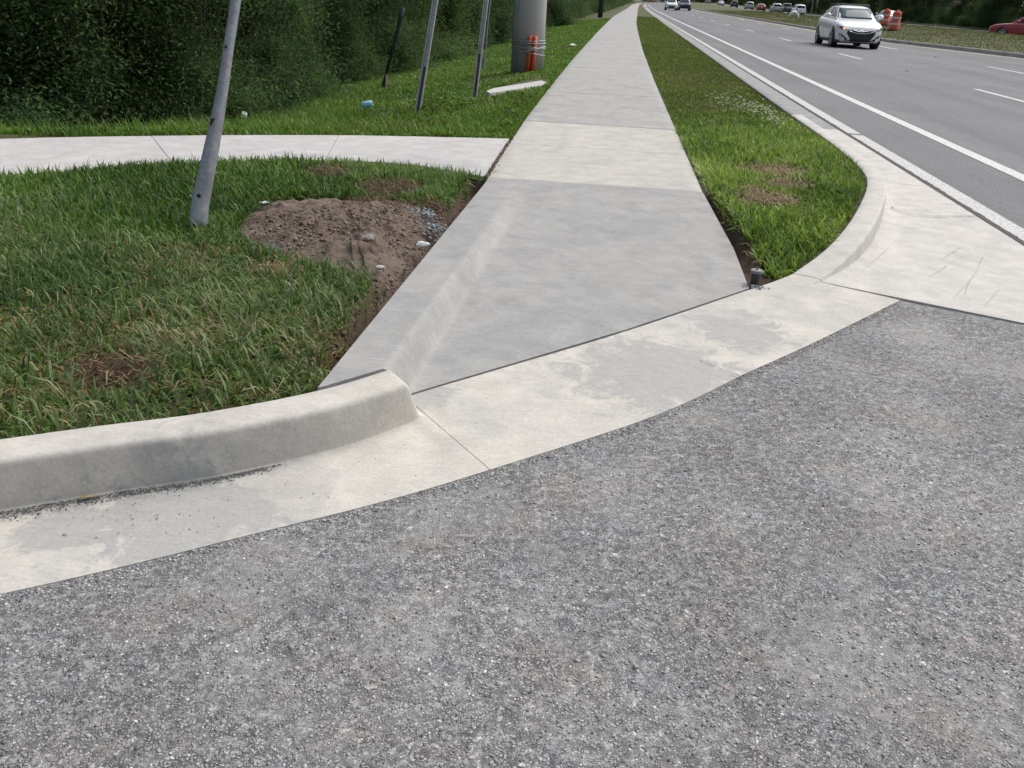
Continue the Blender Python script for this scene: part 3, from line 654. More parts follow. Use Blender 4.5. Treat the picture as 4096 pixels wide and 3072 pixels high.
o = blades('loose_grass', x, y, .085, .0052, 1.25, [(.05, .10, .025), (.07, .135, .035), (.11, .18, .055), (.17, .235, .10), (.29, .30, .18)], dryk=.6, zf=lambda a, b: ground_z(a, b) + .012 + .03 * rng.random(len(a))); tag(o, 'long loose pale grass blades lying over the front of the lawn', 'grass', kind='stuff')
STRIP = [(.70, 6.0), (.79, 5.2), (.85, 4.7), (.90, 4.42), (1.0, 4.56), (1.28, 5.02), (1.55, 5.64), (1.87, 6.62), (2.0, 7.27), (2.06, 8.31), (2.07, 11), (2.07, 16), (.53, 16), (.60, 10.8), (.62, 9.0)]
x, y = samp(105000, .5, 2.12, 4.3, 13); ok = inpoly(x, y, STRIP) & (segdist(x, y, TRENCH2) > .05) & (rng.random(len(x)) > .95 * sstep(8.6, 12.2, y + 1.6 * (fbm(x * 1.5, y * .8, 51) - .45) - .9 * (x - 1.3))); x, y = x[ok], y[ok]
hs = .085 - .05 * sstep(8.0, 11.5, y)
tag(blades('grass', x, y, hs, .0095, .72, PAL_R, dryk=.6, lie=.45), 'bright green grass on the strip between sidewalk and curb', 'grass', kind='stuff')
PAL_F = [(.07, .115, .02), (.095, .145, .027), (.12, .17, .034), (.16, .185, .05)]
x, y = samp(110000, .5, 2.1, 0, 1); y = 8.8 * (70 / 8.8) ** y; ok = (x > swr(y) + .01) & (rng.random(len(x)) < sstep(8.6, 12.2, y + 1.6 * (fbm(x * 1.5, y * .8, 51) - .45) - .9 * (x - 1.3)) + .05); x, y = x[ok] + road_shift(y[ok]), y[ok]
tag(blades('grass', x, y, .035 + .0006 * y, .006 + .0006 * y, .7, PAL_F, dryk=.75), 'worn olive grass strip running far along the sidewalk', 'grass', kind='stuff')
# verge left of the walk and bank below it
x, y = samp(190000, 0, 1, 0, 1); y = 6.5 * (60 / 6.5) ** (y ** 1.15); x = swl(y) - .01 - 6.5 * x ** 1.3
ok = (y > br_top(np.clip(x, -8, -.97)) + .03); x, y = x[ok], y[ok]
PADP = [pw(a, b, .10) for a, b in ((1930, 375), (1965, 345), (2165, 314), (2200, 330), (2170, 350), (1960, 382))]; ok = ~inpoly(x, y, PADP); x, y = x[ok], y[ok]
hv = np.where(y < 14, .045 + .035 * vnoise(x * 1.3, y * 1.3, 2), .045)
tag(blades('grass', x, y, hv, .007 + .0006 * y, .6, PAL_V, dryk=.9), 'green grass bank between sidewalk and dark thicket', 'grass', kind='stuff')
# taller weedy fringe behind the branch walk and under the bushes
x, y = samp(26000, -9, -1.3, 5.5, 14); dd = y - br_top(np.clip(x, -8, -.9)); ok = (dd > .05) & (dd < 1.6 + 2.0 * (x < -3)) & (x < swl(y) - .3) & (vnoise(x * 1.8, y * 1.8, 6) > .35); x, y = x[ok], y[ok]
tag(blades('tall_grass', x, y, .15, .007, .75, PAL_V + [(.16, .17, .07)], dryk=.5), 'loose tall weedy grass along the back of the branch sidewalk', 'grass', kind='stuff')
# median turf
def med_z(x, y):
    f = np.clip((x - medx(y) - .17) / (24.5 + road_shift(y) - medx(y) - .17), 0, 1); return .13 + .26 * np.sin(np.pi * f * .62) ** 1.3 + opp_z(y) * f + .04 * (fbm(x * .4, y * .25, 5) - .45)
x, y = samp(80000, 0, 1, 0, 1); y = 28 * (160 / 28.0) ** y; x = medx(y) + .2 + 11.5 * x
tag(blades('grass', x, y, .05, .010 + .0005 * y, .7, [(.085, .105, .035), (.10, .12, .04), (.115, .13, .045), (.15, .15, .065)], zf=med_z, dryk=1.0), 'olive mown grass covering the road median', 'grass', kind='stuff')

# straw and loose dry bits on the bare patches and the dirt
pts = []; 
for cx, cy, r in BARE + [(-1.45, 5.05, .16), (-1.3, 4.95, .12), (-1.5, 4.75, .12)]:
    k = int(3200 * r * r / .25 + 60); pts.append(np.c_[rng.normal(cx, r * .55, k), rng.normal(cy, r * .55, k)])
P2 = np.vstack(pts); x, y = P2[:, 0], P2[:, 1]; ok = ~inpoly(x, y, LOWP) & (y < br_bot(np.clip(x, -7, -.9)) * (x < 0) + 99 * (x > 0) + .05); x, y = x[ok], y[ok]
n = len(x); z = ground_z(x, y) + .01 + .035 * rng.random(n) + .05 * (inpoly(x, y, DIRT)); az = rng.random(n) * 6.28; ln = .02 + .045 * rng.random(n); tl = rng.normal(0, .35, n)
A = np.c_[x, y, z]; D = np.c_[np.cos(az) * np.cos(tl), np.sin(az) * np.cos(tl), np.sin(tl)] * ln[:, None]; S = np.c_[-np.sin(az), np.cos(az), 0 * az] * .0024
Vv = np.stack([A - S, A + S, A + D + S, A + D - S], 1).reshape(-1, 3); Fq = np.arange(n)[:, None] * 4 + np.array([[0, 1, 2, 3]])
c = np.array([(.34, .25, .14), (.46, .38, .24), (.18, .115, .065), (.26, .17, .095)])[rng.integers(0, 4, n)]
c = np.where(((x < 0) & ((y > 4.9) | (y < 3.4)))[:, None], np.array([(.10, .06, .035), (.16, .10, .055), (.07, .045, .028), (.30, .22, .12)])[rng.integers(0, 4, n)], c)
tag(big_mesh('dry_straw', Vv, Fq, M['grass'], None, np.repeat(c, 4, 0)), 'dry brown straw and roots on the torn turf patches', 'straw', kind='stuff')

# ------------------------------------------------------------------ dirt pile beside the ramp
dp = empty('dirt_pile', (0, 0, 0)); tag(dp, 'low spread of dug brown soil beside the new concrete ramp', 'dirt pile')
cx, cy = -1.45, 4.48; DB = resample(DIRT + [DIRT[0]], 201)[:-1]; rows = [[cx, cy]]
def dirt_z(x, y, e):
    return .10 + e * (.02 + .045 * fbm(x * 3.2, y * 3.2, 41) + .032 * (fbm(x * 22, y * 22, 49) - .4) + .075 * (fbm(x * 11, y * 11, 43) - .4) + .022 * (vnoise(x * 38, y * 38, 47) - .4)) - (1 - e) * .03
V = []; F = []; nr = 95; nb = 200
for k in range(nr + 1):
    q = k / nr
    for j in range(nb):
        x = cx + (DB[j, 0] - cx) * q * (1.05 + .09 * math.sin(j * .61) * math.sin(j * .23)); y = cy + (DB[j, 1] - cy) * q * (1.05 + .09 * math.sin(j * .53 + 1) * math.sin(j * .31)); x = min(x, -.92); V.append((x, y, q))
Va = np.array(V); e = 1 - Va[:, 2] ** 3.5; zz = dirt_z(Va[:, 0], Va[:, 1], e); zz = zz - (.04 * sstep(-1.2, -1.0, Va[:, 0]) + .10 * sstep(-1.0, -.92, Va[:, 0])) * (.75 + .5 * fbm(Va[:, 0] * 7, Va[:, 1] * 7, 61)); Va[:, 2] = zz
for k in range(nr):
    for j in range(nb): a, b = k * nb + j, k * nb + (j + 1) % nb; F.append((a, b, b + nb, a + nb))
big_mesh('soil', Va, np.array(F), M['dirt'], dp, smooth=True)
pr = [rock(1, 1, .3, (1, .8, .65)) for _ in range(7)]
def on_dirt(n, poly, sp=1.0):
    x, y = samp(n * 4, min(p[0] for p in poly), max(p[0] for p in poly), min(p[1] for p in poly), max(p[1] for p in poly)); ok = inpoly(x, y, poly); x, y = x[ok][:n], y[ok][:n]
    q = np.clip(np.hypot((x - cx) / .62, (y - cy) / .72), 0, 1); return np.c_[x, y, dirt_z(x, y, 1 - q ** 3.5) + .004]
P3 = on_dirt(4200, [(a * .97 - .04, b) for a, b in DIRT]); sz = .0025 + .011 * rng.random(len(P3)) ** 5; cc = np.array([(.165, .124, .094), (.21, .16, .125), (.12, .085, .063), (.24, .21, .185)])[rng.integers(0, 4, len(P3))]
V, F, C = scatter_rocks(P3, sz, pr, cc); tag(big_mesh('clods', V, F, M['stone'], dp, C), kind='stuff')
GC = [(*pw(1700, 850, .14), .06), (*pw(1735, 900, .14), .06), (*pw(1660, 840, .14), .05)]
tq = rng.random(1500); tp_ = resample(TRENCH, 200)[(tq * 199).astype(int)]; P5 = np.c_[tp_[:, 0] - .03 + rng.normal(0, .04, 1500), tp_[:, 1] + rng.normal(0, .02, 1500)]; P5[:, 0] = np.minimum(P5[:, 0], -.90); P5 = np.c_[P5, ground_z(P5[:, 0], P5[:, 1]) + .003]
cc = np.array([(.10, .07, .048), (.15, .11, .08), (.07, .048, .032), (.2, .16, .13)])[rng.integers(0, 4, 1500)]
V, F, C = scatter_rocks(P5, .003 + .012 * rng.random(1500) ** 3, pr, cc); tag(big_mesh('trench_crumbs', V, F, M['stone'], None, C), 'dark soil crumbs in the narrow trench beside the ramp', 'soil', kind='stuff')
tq = rng.random(500); jb = np.array([(-.985, 7.88), (-.955, 7.2), (-.93, 6.6), (-.905, 6.08)]); jx = np.interp(tq, np.linspace(0, 1, 4), jb[:, 0]); jy = np.interp(tq, np.linspace(0, 1, 4), jb[:, 1]); P5 = np.c_[jx + rng.normal(-.004, .016, 500), jy, np.full(500, .118)]
V, F, C = scatter_rocks(P5, .003 + .008 * rng.random(500) ** 2, pr, cc[:500] * 1.25); tag(big_mesh('joint_debris', V, F, M['stone'], None, C), 'brown debris filling the joint between branch and main sidewalk', 'debris', kind='stuff')
P4 = np.vstack([np.c_[rng.normal(a, .028, 110), rng.normal(b, .045, 110), .09 + .05 * rng.random(110)] for a, b, r in GC]); sz = .004 + .009 * rng.random(len(P4)); cc = np.tile(np.array([(.30, .33, .35)]), (len(P4), 1)) * (.8 + .4 * rng.random(len(P4)))[:, None]
V, F, C = scatter_rocks(P4, sz, pr, cc); o = big_mesh('concrete_crumbs', V, F, M['stone'], None, C); tag(o, 'blue grey crumbs of spilled concrete at the edge of the dirt', 'rubble', kind='stuff')
P4 = np.vstack([np.c_[rng.normal(a, .06, 60), rng.normal(b, .05, 60), np.zeros(60)] for a, b in (pw(1340, 915, .15), pw(1090, 985, .13))]); P4[:, 2] = dirt_z(P4[:, 0], P4[:, 1], np.full(len(P4), .8)); sz = .003 + .006 * rng.random(len(P4)); cc = np.tile(np.array([(.20, .22, .235)]), (len(P4), 1)) * (.7 + .5 * rng.random(len(P4)))[:, None]
V, F, C = scatter_rocks(P4, sz, pr, cc); tag(big_mesh('concrete_crumbs', V, F, M['stone'], None, C), 'grey concrete crumbs scattered in the middle of the dirt', 'rubble', kind='stuff')
def stone_thing(px, py, z, r, col, label, sq=(1, .7, .5)):
    bm = bmesh.new(); bmesh.ops.create_icosphere(bm, subdivisions=2, radius=r)
    for v in bm.verts: v.co *= 1 + random.uniform(-.18, .18); v.co = Vector((v.co.x * sq[0], v.co.y * sq[1], v.co.z * sq[2]))
    o = bm_obj('stone', bm, plain('stone_colour', col, .9, 0, .25, 30, .4)); p = G(px, py, z); o.location = (p.x, p.y, z + r * sq[2] * .55); o.rotation_euler = (0, 0, random.uniform(0, 6)); return tag(o, label, 'stone')
stone_thing(1690, 985, .12, .034, (.75, .74, .71), 'white broken stone on the dirt edge against the ramp', (.6, 1.1, .5))
stone_thing(1475, 960, .19, .04, (.24, .23, .21), 'flat grey stone on top of the dirt spread')
stone_thing(1520, 1075, .12, .022, (.5, .49, .46), 'small pale pebble at the foot of the dirt by the ramp')
stone_thing(1330, 1005, .115, .04, (.24, .19, .15), 'large clod of soil at the near edge of the dirt', (1, .8, .5))

# ------------------------------------------------------------------ loose stones on the asphalt and in the gutter
def on_px(n, x0, x1, y0, y1, z): 
    return np.array([G(random.uniform(x0, x1), random.uniform(y0, y1), z)[:] for _ in range(n)])
ps = [rock(1, 1, .3, (1, .75, .34)) for _ in range(8)]
px_, py_ = [], []
Pn = []
while len(Pn) < 16000:
    u = rng.random(4000) * 5200 - 550; v = 1350 + rng.random(4000) ** .8 * 1850
    for a, b in zip(u, v): 
        d = ray(a, b); tt = (-.012 - CAM_H) / d.z; Pn.append((d.x * tt, d.y * tt))
Pn = np.array(Pn); side = inpoly(Pn[:, 0], Pn[:, 1], [(-14, -14), (2.7, -14), (2.7, 3.6), (2.04, 4.05), (1.52, 4.27)] + [(a - .0, b - .012) for a, b in FRONT[::-1]] + [(-14, -4)]); Pn = Pn[side]; 
fe = resample(FRONT, 900)[120:]; Pn = np.vstack([Pn, fe[rng.integers(0, len(fe), 5000)] + rng.normal(0, .012, (5000, 2)) + np.array([.008, -.014])]); dist = np.hypot(Pn[:, 0], Pn[:, 1]); n = len(Pn)
sz = (.0018 + .0036 * rng.random(n) ** 2.5) * (.8 + .12 * dist); sz = np.where(rng.random(n) < .012, sz * 1.8, sz)
pal = np.array([(.16, .162, .165), (.24, .243, .247), (.31, .312, .31), (.37, .37, .365), (.43, .43, .42), (.34, .295, .27), (.36, .28, .24), (.66, .66, .64), (.10, .10, .102)]); 
cc = pal[rng.choice(len(pal), n, p=[.17, .22, .22, .17, .1, .04, .01, .03, .04])] * (.85 + .3 * rng.random(n))[:, None]
V, F, C = scatter_rocks(np.c_[Pn, np.full(n, -.0035)], sz, ps, cc); tag(big_mesh('aggregate', V, F, M['stone'], bpy.data.objects['side_street'], C), kind='stuff')
# grit along the foot of the left curb
ft = np.array([b + (f - b) / np.linalg.norm(f - b) * .157 for b, f in zip(back[:i2], fr_m[:i2])]); sel = ft[(ft[:, 0] > -2.6) & (ft[:, 0] < -.95)]
kk = np.sort(rng.integers(0, len(sel), 9000)); off = np.abs(rng.normal(0, 1, 9000)) * np.interp(sel[kk][:, 0], [-2, -.95], [.028, .010]); nrm = (fr_m[:i2] - back[:i2])[(ft[:, 0] > -2.6) & (ft[:, 0] < -.95)]; nrm /= np.linalg.norm(nrm, axis=1)[:, None]
tg = np.c_[-nrm[kk][:, 1], nrm[kk][:, 0]]; Pg = np.c_[sel[kk] + nrm[kk] * off[:, None] + tg * rng.normal(0, .03, (9000, 1)), np.maximum(.004 - .12 * off, -.003)]; sz = .0009 + .0026 * rng.random(9000) ** 4
cc = pal[rng.integers(0, 3, 9000)] * .6
V, F, C = scatter_rocks(Pg, sz, ps, cc); tag(big_mesh('gutter_grit', V, F, M['stone'], None, C), 'dark grit and small stones along the foot of the near curb', 'grit', kind='stuff')
Pg = np.vstack([on_px(110, 250, 950, 1960, 2150, .002), on_px(40, 900, 2000, 1750, 2050, .002), on_px(30, 1700, 2900, 1200, 1500, .02), on_px(30, 3100, 3600, 900, 1180, .004)]); n = len(Pg); sz = .001 + .0026 * rng.random(n) ** 2.2
V, F, C = scatter_rocks(Pg, sz, ps, pal[rng.integers(0, 8, n)] * .8); tag(big_mesh('gutter_pebbles', V, F, M['stone'], None, C), 'pebbles strewn over the pale gutter pan', 'pebbles', kind='stuff')
def leaf(px, py, z, ln, wd, rot, col, label):
    bm = bmesh.new(); A = [];  k = 9
    for i in range(k):
        q = i / (k - 1); wv = wd * math.sin(math.pi * q) ** .8 * .5 + .0004; zc = .004 + .006 * math.sin(q * 3.1)
        A.append([bm.verts.new((ln * (q - .5), -wv, zc + .003)), bm.verts.new((ln * (q - .5), 0, zc)), bm.verts.new((ln * (q - .5), wv, zc + .003))])
    for a, b in zip(A[:-1], A[1:]):
        bm.faces.new((a[0], b[0], b[1], a[1])); bm.faces.new((a[1], b[1], b[2], a[2]))
    r = bmesh.ops.extrude_face_region(bm, geom=list(bm.faces)); bmesh.ops.translate(bm, vec=(0, 0, -.001), verts=[g for g in r['geom'] if isinstance(g, bmesh.types.BMVert)])
    o = bm_obj('fallen_leaf', bm, plain('fallen_leaf_colour', col, .6, 0, .3, 40), None, True); p = G(px, py, z); o.location = (p.x, p.y, z); o.rotation_euler = (0, 0, rot)
    st = bmesh.new(); tube(st, [(ln * .48, 0, .004), (ln * .62, .003, .005), (ln * .72, .002, .004)], .0007, 5); bm_obj('stalk', st, M['straw'], o)
    return tag(o, label, 'leaf')
leaf(1000, 1858, .002, .042, .014, .75, (.22, .24, .03), 'yellow green fallen leaf lying at the foot of the near curb')
leaf(346, 2000, .002, .045, .012, .6, (.40, .30, .10), 'dry tan fallen leaf in the gutter grit at left')

# ------------------------------------------------------------------ leaning galvanised pole on the lawn
b0 = G(795, 915, .1); top = PY(948, -90, b0.y + .55); lp = empty('leaning_pole', b0); tag(lp, 'dented galvanised sign pole leaning over the front lawn', 'pole')
pix = [(791, 935, .0), (793, 915, .0), (801, 810, .05), (826, 694, .10), (856, 541, .17), (888, 370, .25), (915, 185, .33), (944, 0, .41)]
pts = [PY(a, b, b0.y + c) - b0 for a, b, c in pix]; d = (pts[-1] - pts[-3]); pts += [pts[-1] + d * 1.0, pts[-1] + d * 3.0]
rad = [.049, .049, .0475, .0435, .038, .030, .027, .0265, .026, .025]
bm = bmesh.new(); tube(bm, resample(pts, 40), list(np.interp(np.linspace(0, 1, 40), np.r_[0, np.cumsum([ (b - a).length for a, b in zip(pts[:-1], pts[1:])])] / sum((b - a).length for a, b in zip(pts[:-1], pts[1:])), rad)), 20)
for v in bm.verts:                       # dents low down
    for c3, rr, dep in ((pts[2] + Vector((.03, -.04, .06)), .09, .016), (pts[1] + Vector((.03, -.03, .02)), .07, .012), (pts[4] + Vector((-.03, -.02, 0)), .05, .01)):
        dd = (v.co - c3).length
        if dd < rr: v.co.y += dep * (1 - dd / rr)
bm_obj('pole_tube', bm, M['galv'], lp, True)
def bolt(px, py, yoff, r):
    p = PY(px, py, b0.y + yoff) - b0; bm = bmesh.new(); tube(bm, [p + Vector((0, .004, 0)), p + Vector((0, -.008, 0))], r, 10); bm_obj('bolt_hole', bm, M['bolt'], lp)
bolt(905, 187, .33 - .027, .008); bolt(797, 782, .06 - .046, .011); bolt(783, 901, .005 - .05, .012)
sc_ = bmesh.new(); q = [PY(a, b, b0.y + .195 - .036) - b0 for a, b in ((842, 475), (858, 472), (850, 490), (848, 520), (841, 522))]; vs = [sc_.verts.new(p + Vector((0, -.004, 0))) for p in q]; f = sc_.faces.new(vs)
r = bmesh.ops.extrude_face_region(sc_, geom=[f]); bmesh.ops.translate(sc_, vec=(0, .01, 0), verts=[g for g in r['geom'] if isinstance(g, bmesh.types.BMVert)]); bm_obj('scrape', sc_, M['bolt'], lp)

# ------------------------------------------------------------------ sign posts
def gz(px, py):
    z = .1
    for _ in range(12): p = G(px, py, z); z = float(ground_z(np.array([p.x]), np.array([p.y]))[0]); 
    return G(px, py, z)
def upost(bpx, bpy_, tpx, tpy, dy, wd, slotlen, label):
    b = gz(bpx, bpy_); tp = PY(tpx, tpy, b.y + dy); r = empty('sign_post', b); tag(r, label, 'post')
    ax = (tp - b); L = ax.length * 1.9; ax.normalize(); side = Vector((1, -.15, 0)); side = (side - ax * side.dot(ax)).normalized(); fr = ax.cross(side)
    if fr.y > 0: fr = -fr
    bm = bmesh.new(); prof = [(-.5, .0), (-.5, .45), (-.30, .45), (-.22, .1), (.22, .1), (.30, .45), (.5, .45), (.5, 0), (.28, -.06), (-.28, -.06)]
    prev = None
    for s in (-.15, L):
        ring = [bm.verts.new(ax * s + side * (a * wd) + fr * (c * wd * .8)) for a, c in prof]
        if prev:
            for k in range(len(prof)): bm.faces.new((prev[k], prev[(k + 1) % len(prof)], ring[(k + 1) % len(prof)], ring[k]))
            bm.faces.new(ring)
        prev = ring
    bm_obj('channel', bm, M['post'], r)
    bm = bmesh.new(); bx = [(-.16, .12), (.16, .12), (.16, .30), (-.16, .30)]; prev = None
    for s in (.02, slotlen):
        ring = [bm.verts.new(ax * s + side * ((a + .06) * wd) + fr * (c * wd * .8)) for a, c in bx]
        if prev:
            for k in range(4): bm.faces.new((prev[k], prev[(k + 1) % 4], ring[(k + 1) % 4], ring[k]))
            bm.faces.new(ring)
        prev = ring
    bm_obj('anchor_stub', bm, M['slot'], r)
    bm = bmesh.new(); p = ax * (slotlen * .93); tube(bm, [p + fr * wd * .2, p + fr * wd * .42], wd * .1, 8); bm_obj('bolt', bm, M['bolt'], r)
    return r
upost(1668, 470, 1743, 0, .25, .066, .56, 'grey channel sign post nearest the branch sidewalk, leaning right')
upost(1898, 394, 1946, 0, .2, .062, .56, 'grey channel sign post beside the concrete pad')
# concrete pad
pd = empty('concrete_pad', gz(2050, 350)); tag(pd, 'small pale concrete pad half buried beside the grey utility pole', 'concrete pad')
c4 = [G(a, b, .125) - pd.location for a, b in ((1945, 365), (1975, 352), (2165, 322), (2190, 330), (2165, 342), (1960, 372))]
bm = bmesh.new(); f = bm.faces.new([bm.verts.new((v.x, v.y, v.z)) for v in c4]); r = bmesh.ops.extrude_face_region(bm, geom=[f]); bmesh.ops.translate(bm, vec=(0, 0, -.25), verts=[g for g in r['geom'] if isinstance(g, bmesh.types.BMVert)])
bm_obj('pad_slab', bm, M['branch'], pd)
# utility pole
ub = gz(2108, 285); ub.z = float(ground_z(np.array([ub.x]), np.array([ub.y]))[0]) - .05
up_ = empty('utility_pole', ub); tag(up_, 'thick grey steel utility pole with two orange ducts strapped on', 'utility pole')
pr_ = 64.5 * (Vector((ub.x, ub.y, ub.z - CAM_H)).dot(fwd)) / FPX
bm = bmesh.new(); tube(bm, [(0, 0, 0), (0, 0, 1), (0, 0, 3), (0, 0, 14)], [pr_ * 1.0, pr_ * .995, pr_ * .98, pr_ * .75], 40); bm_obj('shaft', bm, M['pole'], up_, True)
tl = Vector((-ub.y, ub.x, 0)).normalized(); tc = Vector((-ub.x, -ub.y, 0)).normalized()   # left seen from the camera, and towards it
bm = bmesh.new(); p = tl * (pr_ * .82) + tc * (pr_ * .62); tube(bm, [p + Vector((0, 0, -.02)), p + Vector((0, 0, 9))], .05, 12); bm_obj('cable_guard', bm, M['conduit'], up_, True)
for sx_ in (-.04, .045):
    bm = bmesh.new(); p = -tl * (.05 + sx_) + tc * (pr_ * 1.0 + .03); p0 = p + Vector((0, 0, .02)); p1 = p - tl * .02 + Vector((0, 0, .66))
    tube(bm, [p0, p0.lerp(p1, .5), p1], .038, 14); bm_obj('orange_duct', bm, M['orange'], up_, True)
for k in range(7):
    bm = bmesh.new(); z0 = .38 + .03 * k + random.uniform(-.01, .01); rr = []; tlt = random.uniform(-.07, .07)
    for j in range(33):
        a = math.pi * (j / 32) * 1.16 - .25; d_ = tl * math.cos(a) + tc * math.sin(a); ex = .085 if 1.35 < a < 2.0 else (.04 if 1.1 < a < 2.2 else .004)
        rr.append(d_ * (pr_ + ex + .004) + Vector((0, 0, z0 + tlt * math.cos(a) * 1.0)))
    tube(bm, rr, .009 + .004 * (k % 2), 6); bm_obj('strap', bm, M['strap'], up_, True)
bm = bmesh.new(); tube(bm, [tc * (pr_ + .09) - tl * (.05 + .13 * math.cos(a)) + Vector((0, 0, .56 + .10 * math.sin(a))) for a in np.linspace(.2, math.pi - .2, 12)], .005, 6); bm_obj('duct_wire', bm, M['strap'], up_, True)
# wooden pole further on
wb = gz(2400, 70); wp = empty('wooden_pole', (wb.x, wb.y, wb.z - .1)); tag(wp, 'dark wooden utility pole on the verge far up the sidewalk', 'utility pole')
bm = bmesh.new(); wr = 9 * Vector((wb.x, wb.y, 0)).length / FPX; tube(bm, [(0, 0, 0), (.1, 0, 5), (.2, 0, 11)], [wr, wr * .95, wr * .8], 14); bm_obj('shaft', bm, M['wood'], wp, True)
bm = bmesh.new(); box(bm, (-1.0, -.05, 10.1), (1.3, .07, 10.25), .01); bm_obj('cross_arm', bm, M['wood'], wp)
# guy wire
g0 = PY(1936, 232, 17.2); g1 = PY(1962, 0, 17.2); gw = empty('guy_wire', g0); tag(gw, 'thin grey guy wire rising behind the second sign post', 'wire')
bm = bmesh.new(); d = g1 - g0; tube(bm, [(0, 0, -.5), d * .5, d, d * 4], .012, 6); bm_obj('cable', bm, M['strap'], gw)
bm = bmesh.new(); tube(bm, [(0, 0, -.5), (0, 0, .02) ], .025, 8); bm_obj('anchor', bm, M['strap'], gw)
# dark forked stake with a hoop
sb = gz(1528, 352); st = empty('forked_stake', sb); tag(st, 'thin dark stake with forked foot and hoop on the grass bank', 'stake')
tp = PY(1612, 32, sb.y + .1) - sb; bm = bmesh.new(); m1 = PY(1545, 296, sb.y + .03) - sb; kn = PY(1575, 185, sb.y + .06) - sb
tube(bm, [m1, kn, kn + (tp - kn) * .7, tp], [.022, .028, .036, .04], 10); bm_obj('shaft', bm, M['blackplastic'], st, True)
for a, b in ((1522, 352), (1536, 354), (1542, 356)):
    bm = bmesh.new(); tube(bm, [m1, gz(a, b) - sb - Vector((0, 0, .05))], [.02, .02], 8); bm_obj('prong', bm, M['blackplastic'], st)
bm = bmesh.new(); tube(bm, [PY(a, b, sb.y - .02) - sb for a, b in ((1491, 376), (1497, 362), (1510, 352), (1526, 351), (1540, 356), (1550, 363))], .014, 6); bm_obj('hoop', bm, M['blackplastic'], st)
for q in (kn, tp * .9):
    bm = bmesh.new(); tube(bm, [q - (tp - kn) * .02, q + (tp - kn) * .03], .048, 10); bm_obj('collar', bm, M['blackplastic'], st)

# ------------------------------------------------------------------ litter, sprinkler
def can(px, py, r, h, rot, m, m2, label, name, tilt=1.3):
    p = gz(px, py); o = empty(name, (p.x, p.y, p.z + .10)); tag(o, label, 'litter'); bm = bmesh.new()
    tube(bm, [(0, 0, -h / 2), (0, 0, -h / 2 + .008), (0, 0, 0), (0, 0, h / 2 - .01), (0, 0, h / 2)], [r * .85, r, r * .96, r, r * .8], 16); b = bm_obj('shell', bm, m, o, True)
    bm = bmesh.new(); tube(bm, [(0, 0, -h * .12), (0, 0, h * .1)], [r * 1.01, r * 1.01], 16, False); bm_obj('band', bm, m2, o, True)
    bm = bmesh.new(); tube(bm, [(0, 0, h / 2 - .002), (0, 0, h / 2 + .004)], r * .82, 16); bm_obj('rim', bm, M['strap'], o)
    o.rotation_euler = (tilt, .2, rot); return o
can(978, 500, .035, .12, .5, M['paper'], M['ink'], 'crushed white can in the weeds behind the branch sidewalk', 'drink_can', .6)
can(1470, 450, .042, .13, 1.5, M['bluecup'], M['bluecup'], 'light blue cup lying on the grass bank', 'cup', 1.35)
def scrap(px, py, w_, h_, rot, label, m=None, zf=None):
    p = gz(px, py) if zf is None else G(px, py, zf); bm = bmesh.new(); n = 7; g = [[bm.verts.new((w_ * (i / n - .5), h_ * (j / 3 - .5), .03 * math.sin(i * 1.3 + j) * w_ * 3 + .02)) for j in range(4)] for i in range(n + 1)]
    for i in range(n):
        for j in range(3): bm.faces.new((g[i][j], g[i + 1][j], g[i + 1][j + 1], g[i][j + 1]))
    r = bmesh.ops.extrude_face_region(bm, geom=list(bm.faces)); bmesh.ops.translate(bm, vec=(0, 0, .003), verts=[q for q in r['geom'] if isinstance(q, bmesh.types.BMVert)])
    o = bm_obj('paper_scrap', bm, m or M['paper'], None, True); o.location = (p.x, p.y, p.z + .05); o.rotation_euler = (.25, 0, rot); return tag(o, label, 'litter')
scrap(2290, 190, .17, .12, .2, 'white paper scrap on the verge left of the sidewalk')
scrap(1062, 858, .05, .014, .3, 'small white plastic sliver at the left tip of the dirt', zf=.13)
sp = G(3019, 1128, .03); sh = empty('sprinkler_head', (sp.x, sp.y, -.02)); tag(sh, 'black pop up sprinkler head exposed at the corner of the ramp', 'sprinkler')
zt = .115; bm = bmesh.new(); tube(bm, [(0, 0, 0), (0, 0, zt - .012)], [.0245, .0245], 24); bm_obj('body', bm, M['blackplastic'], sh, False)
bm = bmesh.new(); tube(bm, [(0, 0, zt - .014), (0, 0, zt - .003), (0, 0, zt)], [.032, .032, .030], 28); bm_obj('cap', bm, M['greyplastic'], sh)
bm = bmesh.new(); tube(bm, [(0, 0, zt - .001), (0, 0, zt + .002)], [.017, .016], 24); bm_obj('ring', bm, M['paleplastic'], sh)
bm = bmesh.new(); tube(bm, [(0, 0, zt), (0, 0, zt + .004)], [.0115, .0105], 20); bm_obj('nozzle', bm, M['blackplastic'], sh)
# crumbled mortar at the sprinkler's foot
Pg = np.c_[rng.normal(sp.x, .03, 40), rng.normal(sp.y - .045, .012, 40), .012 + .01 * rng.random(40)]; V, F, C = scatter_rocks(Pg, .004 + .008 * rng.random(40), ps, np.tile(np.array([(.3, .32, .33)]), (40, 1)))
tag(big_mesh('mortar_crumbs', V, F, M['stone'], None, C), 'grey mortar crumbs at the foot of the sprinkler head', 'rubble', kind='stuff')
